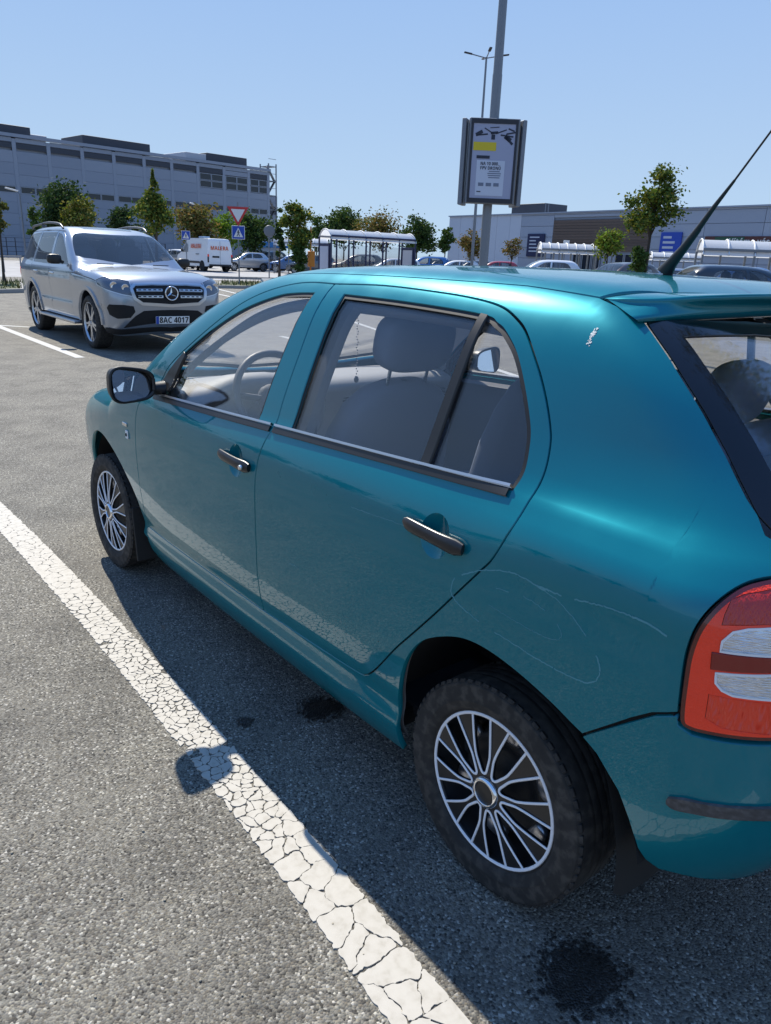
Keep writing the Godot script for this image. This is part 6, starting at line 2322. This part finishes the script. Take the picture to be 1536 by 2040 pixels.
func build_street() -> void:
	# advertising post: lamp column with a lit-less poster case
	var d := 17.0
	var c := at_depth(978, 325, d)
	var po := thing("advertising_post", "grey lamp column carrying a poster case with a drone advertisement", "advertising post", Vector3(c.x, 0, c.z))
	po.position.y = ground_y(c.x, c.z)
	po.rotation.y = face_cam(c) + .10
	var pl := MB.new()
	pl.tube([Vector3(0, 0, -.02), Vector3(0, 4.8 + .55, -.02)], .105, 16)
	part(pl, "lower_column", M.pole_grey, po)
	var pu := MB.new()
	pu.tube([Vector3(0, 5.33, -.02), Vector3(0, 5.38, -.02), Vector3(0, 10.0, -.02)], [.105, .098, .075], 16)
	part(pu, "upper_column", M.pole_grey, po)
	var cy := c.y - po.position.y
	var kase := Node3D.new()
	kase.name = "poster_case"
	po.add_child(kase)
	kase.position = Vector3(0, cy, .16)
	var bx := MB.new()
	bx.box(Vector3(0, 0, 0), Vector3(1.10, 1.73, .22), Basis.IDENTITY, .012)
	part(bx, "case_body", M.frame_grey, kase)
	var dk := MB.new()
	for e in [[0, .80, 1.02, .09], [0, -.80, 1.02, .09], [-.485, 0, .05, 1.52], [.485, 0, .05, 1.52]]: dk.box(Vector3(e[0], e[1], .115), Vector3(e[2], e[3], .03))
	part(dk, "case_frame", M.frame_dark, kase)
	for sx in [-1.0, 1.0]:
		var fn := MB.new()
		fn.box(Vector3(sx * .60, -.02, -.14), Vector3(.10, 1.76, .42), Basis(Vector3.UP, sx * .32), .015)
		part(fn, "case_fin", M.frame_grey, kase)
	var sh := MB.new()
	sh.box(Vector3(0, 0, .112), Vector3(.93, 1.53, .012))
	part(sh, "poster_sheet", M.poster, kase)
	var put := func(called: String, m: Material, x: float, y: float, w: float, h: float, z := .121):
		var q := MB.new()
		q.box(Vector3(x, y, z), Vector3(w, h, .004))
		part(q, called, m, kase)
	put.call("yellow_field", M.sign_yellow, -.19, .30, .50, .17)
	put.call("black_label", M.ink, -.21, .085, .29, .062)
	put.call("white_field", M.poster_white, -.03, -.34, .62, .72)
	for k in 4: put.call("print_line", M.ink_soft, .06, -.20 - k * .042, [.24, .30, .28, .25][k], .020, .125)
	for k in 3: put.call("print_line", M.ink_soft, -.22 + k * .17, -.47, .12, .07, .125)
	put.call("print_line", M.ink, -.26, -.62, .09, .020, .125)
	for e in [["NA 10 000.", .065, -.055, -.045], ["FPV DRONŮ", .065, -.03, -.135]]:
		var tm := part_mesh(text_mesh(e[0], e[1], .003), "headline", M.ink, kase)
		tm.position = Vector3(e[2], e[3], .126)
		tm.scale.x = .92
	# the drone in the picture: dark body, arms and blades, flat print
	var dr := MB.new()
	for e in [[0, .575, .16, .05, .1], [-.02, .49, .08, .10, 0.], [-.12, .61, .22, .022, -.5], [.15, .60, .24, .024, .35], [-.27, .53, .26, .03, .12], [.28, .52, .28, .03, -.1], [-.33, .56, .16, .07, .5], [.33, .43, .22, .05, -.75], [.30, .47, .16, .09, -.6], [.37, .64, .14, .03, -.35], [0, .68, .20, .016, .1], [.36, .575, .20, .03, .2]]:
		dr.box(Vector3(e[0], e[1], .121), Vector3(e[2], e[3], .004), Basis(Vector3(0, 0, 1), e[4]))
	part(dr, "drone_print", M.ink, kase)
	# lamp with four arms far behind
	var lp := under(941, 45)
	var lm := thing("street_lamp", "tall thin lamp column with four arms beyond the advertising post", "street lamp", lp)
	var hh := at_depth(948, 143, 45).y - lp.y
	var cm := MB.new()
	cm.tube([Vector3.ZERO, Vector3(0, hh, 0)], [.10, .055], 10)
	part(cm, "column", M.pole_grey, lm)
	for k in 4:
		var a := TAU * k / 4.0 + .62
		var dv := Vector3(cos(a), 0, sin(a))
		var ar := MB.new()
		ar.tube([Vector3(0, hh - .05, 0), dv * .9 + Vector3(0, hh + .12, 0)], .03, 6)
		part(ar, "arm", M.pole_grey, lm)
		var hd := MB.new()
		hd.bar(dv * .8 + Vector3(0, hh + .11, 0), dv * 1.25 + Vector3(0, hh + .18, 0), .16, .07, .02)
		part(hd, "lamp_head", M.frame_dark, lm)
	for e in [[44, 384, 60, "low lamp column with a white head by the hall wall"], [396, 412, 66, "low lamp column rising behind the olive brown tree"]]:
		var b := under(e[0] + 8, e[2])
		var sl := thing("street_lamp", e[3], "street lamp", b)
		var th := at_depth(e[0], e[1], e[2]).y - b.y
		var q := MB.new()
		q.tube([Vector3.ZERO, Vector3(0, th - .2, 0), Vector3(-.2, th, 0)], [.07, .05, .045], 8)
		part(q, "column", M.pole_grey, sl)
		var hd := MB.new()
		hd.bar(Vector3(-.1, th, 0), Vector3(-1.0, th + .18, 0), .30, .10, .03)
		part(hd, "lamp_head", M.sign_white, sl)
	# road signs
	sign_post("give way triangle and blue pedestrian crossing sign on one grey post in the traffic island", on_ground(477, 571), true, .56)
	sign_post("blue pedestrian crossing sign alone on a grey post left of the white van", under(372, 47), false, .52)
	var bs := thing("road_sign", "round road sign seen from behind on a grey post right of the white van", "road sign", under(536, 42))
	var q := MB.new()
	q.tube([Vector3.ZERO, Vector3(0, 2.9, 0)], .035, 8)
	part(q, "post", M.pole_grey, bs)
	var ds := MB.new()
	ds.lathe(v2([.0, .02, .28, .02, .30, .0, .28, -.01, .0, -.01]), Transform3D(Basis(Vector3.UP, face_cam(bs.position)) * Basis(Vector3(1, 0, 0), PI / 2), Vector3(0, 2.6, .05)), 24)
	part(ds, "disc", M.frame_grey, bs)
	var rs := thing("road_sign", "white and red rectangular sign on a thin post before the brown entrance", "road sign", under(1124, 44))
	var q2 := MB.new()
	q2.tube([Vector3.ZERO, Vector3(0, at_depth(1124, 478, 44).y - rs.position.y, 0)], .035, 8)
	part(q2, "post", M.pole_grey, rs)
	for e in [[.0, .40, "sign_white"], [-.35, .22, "sign_red"]]:
		var pb := MB.new()
		pb.box(Vector3(0, 0, 0), Vector3(.34, e[1], .02))
		var pn := part(pb, "plate", M[e[2]], rs)
		pn.transform = Transform3D(Basis(Vector3.UP, face_cam(rs.position)), Vector3(0, at_depth(1124, 486, 44).y - rs.position.y + e[0], .05))
	var op := thing("orange_post", "slim orange ticket post behind the street tree", "post", under(619, 41))
	var q3 := MB.new()
	q3.tube([Vector3.ZERO, Vector3(0, 2.9, 0)], .04, 8)
	part(q3, "post", M.orange_post, op)
	var q4 := MB.new()
	q4.box(Vector3(0, 1.25, .05), Vector3(.34, .8, .25), Basis.IDENTITY, .03)
	part(q4, "box", M.orange_post, op)
	# shelters
	vault_shelter("bus_shelter", "long glazed shelter with white arched roof vaults and navy posts", under(733, 44), -.12, 5, 1.12, 2.55, 1.5, true)
	vault_shelter("trolley_shelter", "white arched shelter roof partly hidden by the street tree", under(600, 58), -.62, 4, 1.0, 2.3, 1.6, false)
	vault_shelter("trolley_shelter", "striped white arched shelter in front of the brown entrance", under(1143, 42), -.68, 8, .48, 2.2, 1.5, false)
	vault_shelter("trolley_shelter", "wide white arched shelter before the billboard", under(1520, 30), -.9, 5, .95, 2.25, 1.7, false)
	vault_shelter("trolley_shelter", "small arched shelter below the blue banner", under(1345, 52), -.8, 4, .8, 2.0, 1.5, false)
	var cn := thing("fuel_canopy", "bright blue flat canopy behind the dark crossover", "canopy", under(522, 76))
	cn.rotation.y = -.35
	var q5 := MB.new()
	q5.box(Vector3(0, at_depth(520, 493, 76).y, 0), Vector3(4.6, .55, 4.0), Basis.IDENTITY, .05)
	part(q5, "roof", M.canopy_blue, cn)
	for x in [-1.6, 1.6]:
		var q6 := MB.new()
		q6.bar(Vector3(x, 0, 0), Vector3(x, at_depth(520, 493, 76).y, 0), .25, .25)
		part(q6, "column", M.sign_white, cn)
	# wire fence along the hall
	var f0 := under(-20, 74)
	var f1 := under(330, 80)
	var fe := thing("wire_fence", "dark wire fence in front of the factory hall", "fence", f0)
	for k in 22:
		var p := (f1 - f0) * (k / 21.0)
		var fp := MB.new()
		fp.bar(p, p + Vector3(0, 1.9, 0), .07, .07)
		part(fp, "fence_post", M.frame_dark, fe)
	for y in [.15, .6, 1.05, 1.5, 1.88]:
		var fr := MB.new()
		fr.bar(Vector3(0, y, 0), (f1 - f0) + Vector3(0, y, 0), .025, .035)
		part(fr, "fence_wire", M.frame_dark, fe)
	var r0 := on_ground(-30, 541)
	var r1 := on_ground(46, 541)
	var gr := thing("guard_rail", "low steel rail at the road edge left of the silver vehicle", "rail", r0)
	var g1 := MB.new()
	g1.bar(Vector3(0, .75, 0), (r1 - r0) + Vector3(0, .75, 0), .06, .10, .01)
	part(g1, "rail", M.frame_grey, gr)
	for k in 3:
		var g2 := MB.new()
		var p: Vector3 = (r1 - r0) * ((k + .1) / 2.2)
		g2.bar(p, p + Vector3(0, .75, 0), .06, .06)
		part(g2, "post", M.frame_grey, gr)

func sign_post(label: String, at: Vector3, yield_too: bool, w: float) -> void:
	var s := thing("road_sign", label, "road sign", at, face_cam(at))
	var top := 2.55
	var ps := MB.new()
	ps.tube([Vector3.ZERO, Vector3(0, top + (.95 if yield_too else .15), 0)], .032, 8)
	part(ps, "post", M.pole_grey, s)
	var a := MB.new()
	a.box(Vector3(0, top - w * .5, .05), Vector3(w, w, .012), Basis.IDENTITY, .004)
	part(a, "plate", M.sign_white, s)
	var b := MB.new()
	b.box(Vector3(0, top - w * .5, .058), Vector3(w * .92, w * .92, .008), Basis.IDENTITY, .002)
	part(b, "blue_field", M.sign_blue, s)
	var t := MB.new()
	t.prism(PackedVector2Array([Vector2(-w * .36, -w * .34), Vector2(w * .36, -w * .34), Vector2(0, w * .36)]), .004, Transform3D(Basis.IDENTITY, Vector3(0, top - w * .5, .0615)))
	part(t, "white_triangle", M.sign_white, s)
	var f := MB.new()
	var o := Vector3(0, top - w * .55, .069)
	f.box(o + Vector3(0, w * .06, 0), Vector3(w * .07, w * .2, .004))
	f.ellipsoid(o + Vector3(0, w * .20, 0), Vector3(w * .04, w * .045, .003), Basis.IDENTITY, 1.0, 8, 6)
	for e in [-1.0, 1.0]:
		f.box(o + Vector3(e * w * .06, -w * .13, 0), Vector3(w * .05, w * .22, .004), Basis(Vector3(0, 0, 1), e * .45))
		f.box(o + Vector3(e * w * .07, w * .06, 0), Vector3(w * .035, w * .15, .004), Basis(Vector3(0, 0, 1), e * .5))
	part(f, "walking_figure", M.ink, s)
	if yield_too:
		var y := top + .48
		var tri := func(r: float) -> PackedVector2Array: return PackedVector2Array([Vector2(-r, r * .62), Vector2(r, r * .62), Vector2(0, -r * 1.12)])
		var r1 := MB.new()
		r1.prism(tri.call(.46), .012, Transform3D(Basis.IDENTITY, Vector3(0, y, .05)))
		part(r1, "red_triangle", M.sign_red, s)
		var r2 := MB.new()
		r2.prism(tri.call(.30), .006, Transform3D(Basis.IDENTITY, Vector3(0, y, .0625)))
		part(r2, "white_field", M.sign_white, s)

func build_far_cars() -> void:
	far_protos()
	build_van()
	var G := "cars parked in the far rows"
	# heading 0 faces away along -z; the side-on cars face left or right across the view
	var side := -.69 + PI / 2
	far_car("crossover", "far_white", under(1080, 37), side, "white estate-shaped car parked broadside behind the hatchback's roof", G)
	far_car("crossover", "far_brown", under(1235, 33), side + .5, "brown car with a bright windscreen edge left of the round tree", G)
	far_car("hatch", "far_silver", under(1318, 34), side, "silver car right of the round car park tree", G)
	far_car("crossover", "far_blue", under(1440, 25), side + .35, "blue car with roof bars left behind the dark grey car", G)
	far_car("crossover", "far_dark", under(1500, 20), side - PI, "dark grey car facing right under the wide arched shelter", G)
	far_car("crossover", "far_dark", under(530, 66), side + .9, "black crossover parked right of the give way sign", G)
	far_car("hatch", "far_silver", under(488, 60), side + .6, "silver hatchback parked left of the black crossover", G)
	far_car("estate", "far_silver", under(352, 62), .1, "silver estate car partly behind the silver sport utility vehicle's bonnet", G)
	far_car("crossover", "far_white", under(384, 66), .3, "white high car standing beside the delivery van's cab", G)
	far_car("hatch", "far_blue", under(583, 60), side, "small blue car behind the column tree", G)
	far_car("hatch", "far_grey", under(622, 58), side, "grey hatchback behind the orange post", G)
	far_car("crossover", "far_dark", under(712, 54), side, "dark car seen through the bus shelter glass", G)
	far_car("estate", "far_white", under(775, 50), side + .2, "white car seen through the right half of the bus shelter", G)
	far_car("crossover", "far_blue", under(845, 52), side, "blue car right of the bus shelter", G)
	far_car("hatch", "far_dark", under(872, 58), side + .3, "black hatchback between the bus shelter and the store corner", G)
	far_car("hatch", "far_white", under(905, 50), side, "white hatchback left of the advertising post", G)
	far_car("estate", "far_grey", under(942, 56), side, "grey estate car right behind the advertising post", G)
	far_car("hatch", "far_red", under(985, 54), side, "red hatchback behind the white estate-shaped car", G)
